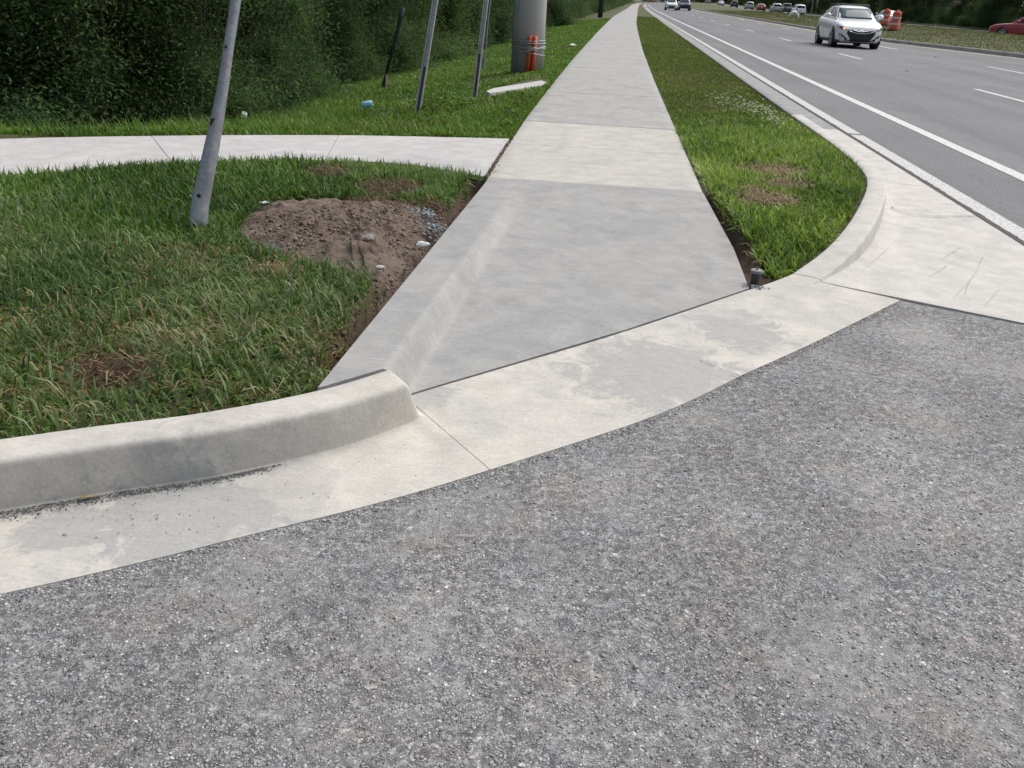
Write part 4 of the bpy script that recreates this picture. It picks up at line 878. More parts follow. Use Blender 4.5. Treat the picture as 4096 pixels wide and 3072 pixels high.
# twigs and roots hanging over the trench
for k, (px, py, a, ln_) in enumerate(((2990, 1020, 1.9, .07), (3010, 1050, .4, .08), (1640, 1090, .5, .10), (3000, 985, 2.4, .06))):
    p = G(px, py, .10); bm = bmesh.new(); tube(bm, [(0, 0, 0), (math.cos(a) * ln_ * .5, math.sin(a) * ln_ * .5, .012), (math.cos(a) * ln_, math.sin(a) * ln_, -.004)], .0016, 5)
    o = bm_obj('twig', bm, M['straw']); o.location = p
    tag(o, ['pale root hanging over the trench beside the ramp', 'thin pale root just above the sprinkler head', 'dry stem lying on the dirt edge near the ramp', 'short root poking from the right turf edge'][k], 'twig')

# ------------------------------------------------------------------ shrubs and trees
def leaf_cloud(n, blobs, size, pal, droop=.3, long=2.2):
    bl = np.array(blobs); wts = bl[:, 3] * bl[:, 4] * bl[:, 5]; k = rng.choice(len(bl), n, p=wts / wts.sum()); d = rng.normal(0, 1, (n, 3)); d /= np.linalg.norm(d, axis=1)[:, None]
    rr = (np.abs(rng.normal(0, .62, n)) + .12)[:, None]; P = bl[k, :3] + d * rr * bl[k, 3:6]; P[:, 2] = np.abs(P[:, 2]) + .02
    az = rng.random(n) * 6.283; el = rng.normal(-droop, .5, n); D = np.c_[np.cos(az) * np.cos(el), np.sin(az) * np.cos(el), np.sin(el)]
    S = np.cross(D, rng.normal(0, 1, (n, 3)) * .6 + np.array([0, 0, 1.0])); S /= np.linalg.norm(S, axis=1)[:, None] + 1e-9
    sz = size * (.55 + .9 * rng.random(n)); L_ = D * (sz * .5 * long)[:, None]; W_ = S * (sz * .5)[:, None]; up_n = np.cross(S, D) * (sz * .12)[:, None]
    Vv = np.stack([P - L_, P + W_ * .9 + up_n, P + L_, P - W_ * .9 + up_n], 1).reshape(-1, 3); F = np.arange(n)[:, None] * 4 + np.array([[0, 1, 2, 3]])
    pal = np.array(pal); c = pal[rng.integers(0, len(pal), n)] * (.8 + .4 * rng.random(n))[:, None] * (.62 + .76 * (hash2(k, k * 7, 3)))[:, None]
    return Vv, F, np.repeat(c, 4, 0)
DARKPAL = [(0.0499, 0.0951, 0.0507), (0.0624, 0.1201, 0.0558), (0.0749, 0.14, 0.0608), (0.0998, 0.1651, 0.0761), (0.0707, 0.1, 0.0608), (0.1081, 0.1301, 0.0811)]
WOODPAL = [(.03, .05, .04), (.04, .065, .045), (.052, .075, .05), (.065, .085, .06)]
def stems_mesh(nst, H, spread, r0):
    bm = bmesh.new()
    for i in range(nst):
        a = random.uniform(0, 6.28); b = random.uniform(.2, 1) * spread; p0 = Vector((math.cos(a) * .15 * spread, math.sin(a) * .15 * spread, -.1)); p1 = Vector((math.cos(a) * b * .5, math.sin(a) * b * .5, H * .5)); p2 = Vector((math.cos(a) * b, math.sin(a) * b, H * random.uniform(.75, 1)))
        tube(bm, [p0, p0.lerp(p1, .5) + Vector((random.uniform(-.05, .05), random.uniform(-.05, .05), 0)), p1, p2], [r0, r0 * .85, r0 * .65, r0 * .25], 6)
        for _ in range(3):
            q = p1.lerp(p2, random.uniform(0, .8)); e = q + Vector((random.uniform(-.5, .5), random.uniform(-.5, .5), random.uniform(.1, .5))) * spread * .6; tube(bm, [q, e], [r0 * .4, r0 * .12], 5)
    return bm
SHR = []
for v in range(4):
    bl = []
    for _ in range(16): a = random.uniform(0, 6.28); r_ = random.uniform(0, .85); z_ = random.uniform(.25, 2.6); bl.append((math.cos(a) * r_, math.sin(a) * r_, z_, random.uniform(.35, .65), random.uniform(.35, .65), random.uniform(.28, .5)))
    for _ in range(7): a = random.uniform(0, 6.28); r_ = random.uniform(.3, 1.0); bl.append((math.cos(a) * r_, math.sin(a) * r_, random.uniform(.1, .45), random.uniform(.4, .7), random.uniform(.4, .7), random.uniform(.3, .45)))
    V, F, C = leaf_cloud(62000, bl, .0165 + .0018 * v, DARKPAL, .25, 2.0 + .3 * v)
    cr = big_mesh('foliage', V, F, M['leaf'], None, C); sm = bm_obj('stems', stems_mesh(7, 3.0, 1.1, .013), M['bark']); SHR.append((cr, sm))
TRE = []
for v in range(3):
    bl = []; Ht = 8.0
    for _ in range(34): a = random.uniform(0, 6.28); z_ = random.uniform(.6, Ht); r_ = random.uniform(.2, 2.3) * (1.0 if z_ < 6 else .6); bl.append((math.cos(a) * r_, math.sin(a) * r_, z_, random.uniform(.6, 1.2), random.uniform(.6, 1.2), random.uniform(.5, .9)))
    V, F, C = leaf_cloud(11000, bl, .13, WOODPAL, .25, 1.8)
    cr = big_mesh('crown', V, F, M['leaf'], None, C)
    bm = stems_mesh(4, 7.0, 1.5, .07); tube(bm, [(0, 0, -.3), (.08, 0, 3), (.0, .1, 6.5)], [.16, .12, .05], 8); TRE.append((cr, bm_obj('trunk', bm, M['bark'])))
for a, b in SHR + TRE:
    COL.objects.unlink(a); COL.objects.unlink(b)
def plant(protos, v, name, x, y, z, s, rz, label, cat, group, sz=1.0):
    r = empty(name, (x, y, z), rz); r.scale = (s, s, s * sz); tag(r, label, cat, group)
    for o in protos[v % len(protos)]:
        c = o.copy(); c.parent = r; COL.objects.link(c)
    return r
def zg(x, y): return float(ground_z(np.array([x]), np.array([y]))[0])
# front row of the thicket; base line follows the foot of the bushes in the photograph
LINE = [(-9.2, 6.6), (-7.9, 7.9), (-6.9, 8.9), (-6.0, 9.6), (-5.35, 10.7), (-5.45, 12.0), (-5.5, 13.4), (-5.6, 15.0), (-5.3, 17.0), (-5.0, 19.2), (-4.9, 21.6), (-4.7, 24.5), (-4.7, 27.5), (-4.7, 31), (-4.8, 35), (-4.8, 39.5), (-4.8, 45)]
NM = ['dark leafy shrub at the left edge of the thicket behind the branch sidewalk', 'dark shrub second from the left edge of the thicket', 'dark green shrub left of the leaning pole, behind the sidewalk joint', 'glossy leafed shrub directly left of the leaning pole top',
      'dark shrub just right of the leaning pole, behind the crushed can', 'shrub with drooping lower boughs right of the crushed can', 'bushy shrub behind the blue cup on the bank', 'shrub directly behind the dark forked stake',
      'shrub in the thicket between forked stake and first sign post', 'shrub just left of the first sign post', 'shrub right behind the first sign post', 'shrub between the two sign posts', 'shrub just behind the second sign post', 'shrub behind the guy wire', 'shrub just left of the thick utility pole', 'shrub just right of the thick utility pole', 'shrub on the verge right of the utility pole, before the wooden pole']
for k, ((x, y), lb) in enumerate(zip(LINE, NM)):
    x -= .25; s = .95 + .25 * ((k * 37) % 10) / 10 + .012 * max(0, y - 15); plant(SHR, k, 'shrub', x, y, zg(x, y) - .05, s, k * 1.7, lb, 'shrub', 'shrubs along the front of the left thicket')
k2 = 0
for (x, y) in LINE:                     # second row, seen only between the front shrubs
    for dx, dy in ((-1.5, 1.2), (-2.9, 2.2)):
        k2 += 1; plant(SHR, k2 + 1, 'shrub', x + dx + random.uniform(-.3, .3), y + dy + random.uniform(-.4, .4), -.6, 1.15 + .3 * random.random(), k2 * 2.1, 'dark shrub deep inside the left thicket behind the front row', 'shrub', 'shrubs deep inside the left thicket', 1.15)
for k in range(34):                     # far part of the thicket
    y = 49 + 5.2 * k + (k * k) * .12; x = float(swl(y)) - 3.9 - (k % 2) * .9; plant(SHR, k + 2, 'shrub', x, y, -.55, 1.5 + .35 * random.random() + .02 * k, k * 1.3, 'far shrub in the dark thicket lining the sidewalk into the distance', 'shrub', 'far shrubs along the sidewalk')
for k in range(26):                     # trees behind the shrubs
    y = 7 + 3.2 * k + .12 * k * k; x = -15.0 - 1.6 * (k % 3) + float(road_shift(y)) - (3.2 if k < 3 else 0); plant(TRE, k, 'tree', x, y, -.7, 1.0 + .25 * random.random(), k * 2.4, 'tall dark tree standing behind the left thicket', 'tree', 'trees behind the left thicket')
# wood beyond the opposite carriageway
for k in range(64):
    y = 46 + 5.2 * k + .05 * k * k; x = 40.5 + 4.0 * (k % 2) + float(road_shift(y)) + random.uniform(-1, 1); plant(TRE, k, 'tree', x, y, float(opp_z(y)) + .1, 1.25 + .4 * random.random(), k * 1.9, 'dark tree in the wood beyond the opposite carriageway', 'tree', 'trees beyond the opposite carriageway')
for k in range(40):
    y = 44 + 4.5 * k + .12 * k * k; x = 38.6 + float(road_shift(y)) + random.uniform(-.7, .7); plant(SHR, k, 'shrub', x, y, float(opp_z(y)) + .05, 1.5 + .7 * random.random(), k * 1.1, 'low shrub along the edge of the wood beyond the opposite carriageway', 'shrub', 'shrubs along the far wood edge')
for k in range(26):
    x = -60 + 9 * k; plant(TRE, k, 'tree', x, 730 + 12 * (k % 3), 0, 2.4, k * 1.3, 'distant tree across the end of the road', 'tree', 'distant trees across the end of the road')
for i, (a, b, c, d) in enumerate(((3250, 22, 3258, -40), (3268, 30, 3274, -40))):
    p0 = PXp(a, b, 38.2); p1 = PXp(c, d, 38.2); r = empty('bare_trunk', (p0.x, p0.y, 0.2)); tag(r, ['pale bare trunk left of a pair beyond the white parked vehicle', 'pale bare trunk right of a pair beyond the white parked vehicle'][i], 'tree trunk')
    bm = bmesh.new(); d_ = p1 - p0; tube(bm, [(0, 0, 0), Vector((0, 0, p0.z - .2)), Vector((0, 0, p0.z - .2)) + d_, Vector((0, 0, p0.z - .2)) + d_ * 3], [.16, .15, .12, .08], 8); bm_obj('trunk', bm, M['palebark'], r)
# clover and white wildflowers
def flowers(name, spots, n, label, zf=ground_z, r=.012):
    P = np.vstack([np.c_[rng.normal(a, s, m_), rng.normal(b, s2, m_)] for a, b, s, s2, m_ in spots]); z = zf(P[:, 0], P[:, 1]) + .05 + .05 * rng.random(len(P)); V, F = [], []; n0 = 0
    for (x, y), zz in zip(P, z):
        for q in range(2):
            a = random.uniform(0, 6.28); rr = r * random.uniform(.6, 1.2); cxy = (x + random.uniform(-.01, .01), y + random.uniform(-.01, .01)); tz = random.uniform(-.006, .006)
            V += [(cxy[0] + math.cos(a + i * 1.2566) * rr, cxy[1] + math.sin(a + i * 1.2566) * rr, zz + tz * (i - 2)) for i in range(5)]; F.append(tuple(range(n0, n0 + 5))); n0 += 5
    F = np.array(F); V = np.array(V); c = np.tile(np.array([(.62, .63, .55)]), (len(V), 1)) * (.6 + .5 * np.repeat(rng.random(len(F)), 5))[:, None]
    return tag(big_mesh(name, V, F, M['leaf'], None, c), label, 'flowers', kind='stuff')
flowers('wildflowers', [(*pw(a, b, .0), .07, .12, 7) for a, b in ((1630, 410), (1735, 425), (1765, 418), (1805, 417), (1833, 440), (1655, 455), (1690, 430))], 0, 'white wildflowers in the grass around the first sign post')
flowers('clover_flowers', [(*pw(2930, 430, .1), .14, .6, 90), (*pw(3040, 462, .1), .10, .45, 110), (*pw(3100, 500, .1), .06, .3, 40)], 0, 'white clover patch in the strip beside the gutter', r=.014)
# broad leaf weeds between the posts and the walk
wx, wy = samp(3500, -2.6, -1.05, 8.4, 11.2); ok = vnoise(wx * 2, wy * 2, 77) > .45; wx, wy = wx[ok], wy[ok]
Vv, F, C = leaf_cloud(len(wx), [(0, 0, 0, .01, .01, .01)], .035, [(.06, .12, .025), (.10, .18, .04), (.15, .22, .07)], -.1, 1.3); sh_ = np.repeat(np.c_[wx, wy, ground_z(wx, wy) + .03 + .07 * rng.random(len(wx))], 4, 0); Vv[:, 2] -= .02
tag(big_mesh('broadleaf_weeds', Vv + sh_, F, M['leaf'], None, C), 'low broadleaf weeds between the sign posts and the sidewalk', 'weeds', kind='stuff')

# ------------------------------------------------------------------ vehicles
STY = {
 'hatch': dict(L=4.3, W=1.78, wb=2.65, fo=.88, wr=.325,
    low=[(0, .50, .30, .58), (.04, .68, .25, .68), (.14, .82, .22, .765), (.34, .92, .2, .84), (.62, .975, .19, .905), (1.0, .995, .19, .965), (1.4, 1, .19, .99), (2.4, 1, .19, 1.02), (3.3, 1, .19, 1.05), (3.9, .97, .2, 1.06), (4.16, .91, .26, 1.02), (4.27, .82, .32, .9), (4.3, .74, .38, .8)],
    cab=[(.98, .84, .80, .955), (1.25, .855, .765, 1.13), (1.55, .86, .715, 1.30), (1.85, .865, .675, 1.42), (2.2, .865, .655, 1.466), (2.8, .865, .65, 1.465), (3.4, .85, .635, 1.425), (3.8, .83, .63, 1.36), (4.05, .81, .66, 1.12), (4.14, .80, .72, 1.0)],
    side=[[(1.42, 1.055), (1.62, 1.22), (1.9, 1.36), (2.38, 1.405), (2.38, 1.075)], [(2.47, 1.08), (2.47, 1.405), (3.0, 1.395), (3.3, 1.355), (3.36, 1.13)], [(3.42, 1.14), (3.38, 1.345), (3.66, 1.28), (3.74, 1.2)]],
    ws=[(-.70, 1.025), (.70, 1.025), (.575, 1.385), (-.575, 1.385)], rw=[(-.58, 1.12), (.58, 1.12), (.5, 1.33), (-.5, 1.33)]),
 'suv': dict(L=4.55, W=1.86, wb=2.7, fo=.9, wr=.36,
    low=[(0, .55, .36, .74), (.05, .74, .30, .84), (.15, .87, .28, .93), (.35, .95, .27, .99), (.8, 1, .26, 1.05), (1.4, 1, .26, 1.09), (3.0, 1, .26, 1.12), (4.2, .98, .28, 1.12), (4.45, .93, .32, 1.08), (4.55, .85, .40, .98)],
    cab=[(1.0, .86, .82, 1.05), (1.3, .87, .77, 1.28), (1.75, .87, .71, 1.58), (2.15, .87, .69, 1.69), (3.2, .86, .68, 1.72), (4.0, .86, .68, 1.68), (4.25, .85, .68, 1.58), (4.45, .84, .76, 1.1)],
    side=[[(1.45, 1.15), (1.85, 1.5), (2.4, 1.62), (2.4, 1.17)], [(2.48, 1.17), (2.48, 1.62), (3.2, 1.62), (3.2, 1.18)], [(3.28, 1.18), (3.28, 1.62), (3.9, 1.57), (4.02, 1.22)]],
    ws=[(-.74, 1.16), (.74, 1.16), (.62, 1.57), (-.62, 1.57)], rw=[(-.66, 1.16), (.66, 1.16), (.57, 1.56), (-.57, 1.56)]),
 'sedan': dict(L=4.7, W=1.80, wb=2.75, fo=.95, wr=.32,
    low=[(0, .55, .28, .58), (.05, .72, .22, .68), (.18, .86, .2, .76), (.45, .95, .19, .84), (.9, 1, .19, .91), (1.5, 1, .19, .96), (3.0, 1, .19, 1.0), (3.9, .98, .2, 1.02), (4.4, .94, .24, 1.0), (4.6, .88, .3, .94), (4.7, .76, .38, .82)],
    cab=[(1.25, .84, .80, .93), (1.55, .85, .74, 1.12), (1.95, .86, .66, 1.36), (2.35, .86, .63, 1.44), (2.9, .86, .62, 1.44), (3.3, .85, .64, 1.36), (3.75, .83, .70, 1.12), (4.0, .8, .76, 1.0)],
    side=[[(1.75, 1.03), (2.05, 1.28), (2.5, 1.37), (2.5, 1.05)], [(2.58, 1.05), (2.58, 1.37), (3.1, 1.34), (3.5, 1.12), (3.4, 1.06)]],
    ws=[(-.68, 1.0), (.68, 1.0), (.55, 1.34), (-.55, 1.34)], rw=[(-.60, 1.07), (.60, 1.07), (.52, 1.33), (-.52, 1.33)]),
 'pickup': dict(L=5.5, W=1.95, wb=3.4, fo=1.0, wr=.39,
    low=[(0, .62, .42, .82), (.05, .80, .36, .98), (.15, .92, .34, 1.05), (.5, .98, .33, 1.1), (1.2, 1, .33, 1.14), (2.0, 1, .33, 1.15), (3.4, 1, .33, 1.15), (5.2, .98, .36, 1.16), (5.42, .95, .40, 1.15), (5.5, .90, .46, 1.1)],
    cab=[(1.35, .86, .82, 1.12), (1.65, .87, .76, 1.4), (2.0, .87, .71, 1.68), (2.4, .87, .70, 1.80), (3.2, .87, .70, 1.81), (3.5, .86, .71, 1.76), (3.66, .85, .78, 1.2)],
    side=[[(1.8, 1.22), (2.1, 1.58), (2.5, 1.7), (2.5, 1.24)], [(2.58, 1.24), (2.58, 1.7), (3.2, 1.7), (3.3, 1.26)]],
    ws=[(-.74, 1.25), (.74, 1.25), (.62, 1.68), (-.62, 1.68)], rw=[(-.62, 1.27), (.62, 1.27), (.57, 1.68), (-.57, 1.68)]),
}
def smooth_cols(st, n):
    a = np.array(st, float); t_ = np.r_[0, np.cumsum(np.maximum(np.diff(a[:, 0]), .04))]; u = np.linspace(0, t_[-1], n); return np.stack([np.interp(u, t_, a[:, c]) for c in range(a.shape[1])], 1)
def loft_closed(secs):
    n = len(secs[0]); V = [p for s_ in secs for p in s_]; F = []
    for r in range(len(secs) - 1):
        for k in range(n): F.append((r * n + k, r * n + (k + 1) % n, (r + 1) * n + (k + 1) % n, (r + 1) * n + k))
    F.append(tuple(range(n))[::-1]); F.append(tuple((len(secs) - 1) * n + k for k in range(n)))
    return V, F
def car(style, paint_name, loc, rz, label, name='car', view='rear', hero=False, group=None):
    S = STY[style]; L_, W = S['L'], S['W'] / 2; root = empty(name, loc, rz); tag(root, label, 'car' if name != 'pickup_truck' else 'truck', group)
    yc = lambda d: L_ / 2 - d
    secs = []
    for d, wf, zb, zt in smooth_cols(S['low'], 40):
        w_ = W * wf; h = zt - zb
        half = [(0, zb), (.5 * w_, zb), (.86 * w_, zb + .01), (.955 * w_, zb + .06), (.985 * w_, zb + .22 * h), (w_, zb + .45 * h), (w_, zb + .62 * h), (.985 * w_, zb + .78 * h), (.955 * w_, zb + .9 * h), (.90 * w_, zb + .965 * h), (.78 * w_, zt - .006), (.5 * w_, zt + .008), (.2 * w_, zt + .014)]
        secs.append([(x, yc(d), z) for x, z in half] + [(0, yc(d), zt + .015)] + [(-x, yc(d), z) for x, z in half[:0:-1]])
    V1, F1 = loft_closed(secs); secs = []
    for d, wb_, wr_, zr in smooth_cols(S['cab'], 28):
        zb = np.interp(d, [q[0] for q in S['low']], [q[3] for q in S['low']]) - .06; b_, t_ = W * wb_ * 1.0, W * wr_; t_ = min(t_, b_)
        half = [(0, zb), (b_, zb), (b_ * .995 + t_ * .005, zb + .05), (b_ * .66 + t_ * .34, zb + (zr - zb) * .4), (b_ * .3 + t_ * .7, zb + (zr - zb) * .72), (t_ * 1.0, zr - .05), (t_ * .95, zr - .018), (t_ * .8, zr - .002), (t_ * .4, zr + .012)]
        secs.append([(x, yc(d), z) for x, z in half] + [(0, yc(d), zr + .015)] + [(-x, yc(d), z) for x, z in half[:0:-1]])
    V2, F2 = loft_closed(secs); V = V1 + V2; F = F1 + [tuple(i + len(V1) for i in f) for f in F2]
    body = mesh_obj('body', V, F, PAINT[paint_name], root, True); bvh = BVHTree.FromPolygons([Vector(v) for v in V], F)
    def decal(nm, poly, axis, m, off=.012, par=None, sub=3):
        bm = bmesh.new(); 
        vs = [bm.verts.new((a, 0, b)) for a, b in poly]; f = bm.faces.new(vs); bmesh.ops.triangulate(bm, faces=[f])
        for _ in range(sub): bmesh.ops.subdivide_edges(bm, edges=bm.edges[:], cuts=1, use_grid_fill=True)
        for v in bm.verts:
            a, b = v.co.x, v.co.z
            if axis in ('f', 'r'):
                s_ = 1 if axis == 'f' else -1; hit = bvh.ray_cast(Vector((a, 6 * s_, b)), Vector((0, -s_, 0)))
            else:
                s_ = 1 if axis == 'R' else -1; hit = bvh.ray_cast(Vector((4 * s_, a, b)), Vector((-s_, 0, 0)))
            if hit[0] is not None: v.co = hit[0] + hit[1] * (off if hit[1].dot(Vector((0, s_, 0)) if axis in 'fr' else Vector((s_, 0, 0))) > 0 else -off)
            elif axis in 'fr': v.co = Vector((a, s_ * (L_ / 2 - .2), b))
            else: v.co = Vector((s_ * W * .9, a, b))
        r_ = bmesh.ops.extrude_face_region(bm, geom=list(bm.faces)); inn = {'f': (0, -.02, 0), 'r': (0, .02, 0), 'R': (-.02, 0, 0), 'L': (.02, 0, 0)}[axis]
        old = [v for v in bm.verts if v not in set(g for g in r_['geom'] if isinstance(g, bmesh.types.BMVert))]; bmesh.ops.translate(bm, vec=inn, verts=old)
        return bm_obj(nm, bm, m, par or root, True)
    g1 = M['glass']; decal('windshield', S['ws'], 'f', g1); decal('rear_window', S['rw'], 'r', M['glass2'])
    for ax in ('R', 'L'):
        for k, p in enumerate(S['side']): decal('side_window', [(yc(d), z) for d, z in p], ax, M['glass2'] if not (hero and ax == 'L' and k) else g1, .008)
    # wheels
    for ay in (yc(S['fo']), yc(S['fo'] + S['wb'])):
        for sx in (-1, 1):
            wr = S['wr']; xo = sx * (W - .02)
            bm = bmesh.new(); n = 28; tube(bm, [(xo - sx * .20, ay, wr + .03), (xo + sx * .012, ay, wr + .03)], wr + .055, n); bm_obj('wheel_arch', bm, M['rubber'], root)
            wo_ = empty('wheel', (xo, ay, wr)); wo_.parent = root
            bm = bmesh.new(); tube(bm, [(-sx * .20, 0, 0), (-sx * .18, 0, 0), (-sx * .03, 0, 0), (sx * .018, 0, 0), (sx * .024, 0, 0)], [wr * .93, wr, wr, wr * .955, wr * .80], n); bm_obj('tyre', bm, M['tyre'], wo_, True)
            bm = bmesh.new()
            for q in range(5):
                a = q * 2 * math.pi / 5 + .3; r0, r1 = wr * .12, wr * .72; px = (-math.sin(a) * .03, math.cos(a) * .03)
                v_ = [bm.verts.new((sx * .028, math.cos(a) * rr + px[0] * ww, math.sin(a) * rr + px[1] * ww)) for rr, ww in ((r0, 1), (r1, 1.5), (r1, -1.5), (r0, -1))]; bm.faces.new(v_)
            tube(bm, [(sx * .02, 0, 0), (sx * .034, 0, 0)], wr * .17, 12)
            for k in range(24):
                a, b = k * math.pi / 12, (k + 1) * math.pi / 12; v_ = [bm.verts.new((sx * .027, math.cos(q) * rr, math.sin(q) * rr)) for q, rr in ((a, wr * .64), (b, wr * .64), (b, wr * .74), (a, wr * .74))]; bm.faces.new(v_)
            bm_obj('rim', bm, M['rim'], wo_)
    for sx in (-1, 1):                       # mirrors
        d = S['side'][0][0][0] + .12; z = S['side'][0][0][1] + .06; bm = bmesh.new(); bmesh.ops.create_icosphere(bm, subdivisions=2, radius=1)
        for v in bm.verts: v.co = Vector((sx * (W + .10) + v.co.x * .115, yc(d) + v.co.y * .075 - .0, z + v.co.z * .075))
        bm_obj('mirror', bm, PAINT[paint_name], root, True)
    zb = S['low'][2][2]
    bm = bmesh.new(); box(bm, (-W * .93, yc(L_ - .25), zb - .05), (W * .93, yc(.25), zb + .06), .02); bm_obj('underbody', bm, M['trim'], root)
    decal('bumper_strip', [(-W * .78, zb + .04), (W * .78, zb + .04), (W * .80, zb + .13), (-W * .80, zb + .13)], 'f', M['trim'], .006); decal('rear_bumper', [(-W * .8, zb + .06), (W * .8, zb + .06), (W * .8, zb + .2), (-W * .8, zb + .2)], 'r', M['trim'], .006)
    zt = S['rw'][0][1]
    for sx in (-1, 1):
        decal('taillight', [(sx * W * .58, zt - .24), (sx * W * .84, zt - .26), (sx * W * .86, zt - .06), (sx * W * .64, zt - .08)], 'r', M['taillight'])
    decal('number_plate', [(-.16, zt - .38), (.16, zt - .38), (.16, zt - .24), (-.16, zt - .24)], 'r', M['plate'])
    if not hero:
        hz = S['low'][1][3]
        for sx in (-1, 1): decal('headlight', [(sx * W * .42, hz - .10), (sx * W * .74, hz - .06), (sx * W * .80, hz + .05), (sx * W * .5, hz - .02)], 'f', M['lampglass'])
        decal('grille', [(-W * .5, hz - .34), (W * .5, hz - .34), (W * .55, hz - .16), (-W * .55, hz - .16)], 'f', M['trim'], .01)
        if style in ('suv', 'pickup'): decal('front_bumper', [(-W * .82, zb + .10), (W * .82, zb + .10), (W * .82, hz - .36), (-W * .82, hz - .36)], 'f', M['trim'] if paint_name != 'white' or view == 'front' else PAINT[paint_name], .006)
        for sx in (-1, 1):
            if style == 'suv':
                bm = bmesh.new(); H_ = max(q[3] for q in S['cab']); tube(bm, [(sx * W * .58, yc(1.9), H_ - .02), (sx * W * .58, yc(2.1), H_ + .05), (sx * W * .58, yc(3.9), H_ + .05), (sx * W * .58, yc(4.1), H_ - .04)], .018, 6); bm_obj('roof_rail', bm, M['trim'], root)
    else:
        hexg = [(-.46, .645), (-.52, .585), (-.50, .50), (-.33, .255), (.33, .255), (.50, .50), (.52, .585), (.46, .645)]
        gr = decal('grille', hexg, 'f', M['trim'], .014, sub=4)
        def arc(w_, z0, sag, th): 
            xs_ = np.linspace(-w_, w_, 13); up_ = [(x, z0 - sag * (1 - (x / w_) ** 2)) for x in xs_]; return up_ + [(x, z - th * (1 - .55 * (abs(x) / w_) ** 2)) for x, z in up_[::-1]]
        decal('chrome_bar', arc(.47, .615, .075, .024), 'f', M['chrome'], .028, gr, 1); decal('chrome_bar', arc(.34, .64, .04, .016), 'f', M['chrome'], .028, gr, 1)
        # oval badge with a slanted H
        def bd(poly): decal('badge', poly, 'f', M['chrome'], .034, gr, 1)
        for k in range(12):
            a, b = k * math.pi / 6, (k + 1) * math.pi / 6; bd([(math.cos(q) * .075 * r_, .598 + math.sin(q) * .038 * r_) for q, r_ in ((a, 1), (b, 1), (b, .84), (a, .84))])
        bd([(-.042, .572), (-.026, .572), (-.012, .624), (-.028, .624)]); bd([(.012, .572), (.028, .572), (.042, .624), (.026, .624)]); bd([(-.02, .592), (.02, .598), (.02, .606), (-.02, .600)])
        for sx in (-1, 1):
            hl_ = decal('headlight', [(sx * .50, .655), (sx * .66, .64), (sx * .80, .70), (sx * .825, .80), (sx * .80, .815), (sx * .70, .765)], 'f', M['lampglass'], .012)
            decal('lamp_bezel', [(sx * .50, .652), (sx * .66, .636), (sx * .80, .695), (sx * .80, .712), (sx * .66, .655)], 'f', M['trim'], .016, hl_)
            lens = [(sx * .71 + math.cos(a) * .038, .715 + math.sin(a) * .034) for a in np.linspace(0, 6.283, 11)[:-1]]; decal('lamp_projector', lens, 'f', M['trim'], .02, hl_, 2)
            if sx == 1: decal('turn_signal', [(sx * .585, .655), (sx * .655, .65), (sx * .66, .70), (sx * .60, .69)], 'f', M['amber'], .02, hl_, 2)
            fgl = decal('fog_lamp', [(sx * .765, .52), (sx * .745, .40), (sx * .50, .335), (sx * .55, .40), (sx * .66, .48)], 'f', M['trim'], .012)
            decal('fog_lens', [(sx * .745, .485), (sx * .735, .415), (sx * .53, .35), (sx * .56, .372), (sx * .68, .42), (sx * .69, .47)], 'f', M['lampglass'], .018, fgl)
            decal('door_seam', [(sx * 0, 0), (0, .01), (.01, .01)], 'f', M['trim']) if False else None
            bm = bmesh.new(); tube(bm, [(sx * .60, yc(1.95), 1.43), (sx * .585, yc(2.1), 1.515), (sx * .57, yc(3.3), 1.505), (sx * .56, yc(3.5), 1.40)], .02, 8); bm_obj('roof_rail', bm, M['trim'], root, True)
            for d0 in (1.02, 2.42, 3.42): pass
        for d0 in (2.15, 3.1):
            bm = bmesh.new(); box(bm, (-.62, yc(d0) - .035, 1.515), (.62, yc(d0) + .035, 1.545), .012); bm_obj('cross_bar', bm, M['post'] if d0 < 2.5 else M['trim'], root)
        for ax, sx in (('R', 1), ('L', -1)):
            for d0, d1 in ((1.33, 1.345), (2.42, 2.435)): decal('door_seam', [(yc(d0), .30), (yc(d1), .30), (yc(d1), 1.03), (yc(d0), 1.03)], ax, M['trim'], .003)
            for d0 in (2.18, 3.15): decal('door_handle', [(yc(d0), .90), (yc(d0 + .18), .905), (yc(d0 + .18), .93), (yc(d0), .925)], ax, PAINT[paint_name], .03)
            decal('sill', [(yc(1.25), .22), (yc(3.05), .22), (yc(3.05), .27), (yc(1.25), .27)], ax, M['trim'], .006)
            decal('side_crease', [(yc(1.3), .40), (yc(3.0), .34), (yc(3.0), .36), (yc(1.3), .42)], ax, PAINT[paint_name], .012)
    return root
car('hatch', 'white', (8.78, 36.35 + 1.27, 0), math.pi, 'white hatchback with roof bars driving towards the viewer, left turn lamp lit', hero=True, view='front')
# oncoming vehicles further up the road
p = G(2685, 42); car('suv', 'white', (p.x, p.y + 2, 0), math.pi, 'white and black compact vehicle coming on far up the nearest lane', view='front')
p = G(2733, 34); d_ = 152; car('pickup', 'blue', (11.73 * d_ / 201.5 + .3, d_ + 2, 0), math.pi, 'blue grey pickup truck coming on beside the far white vehicle', name='pickup_truck', view='front')
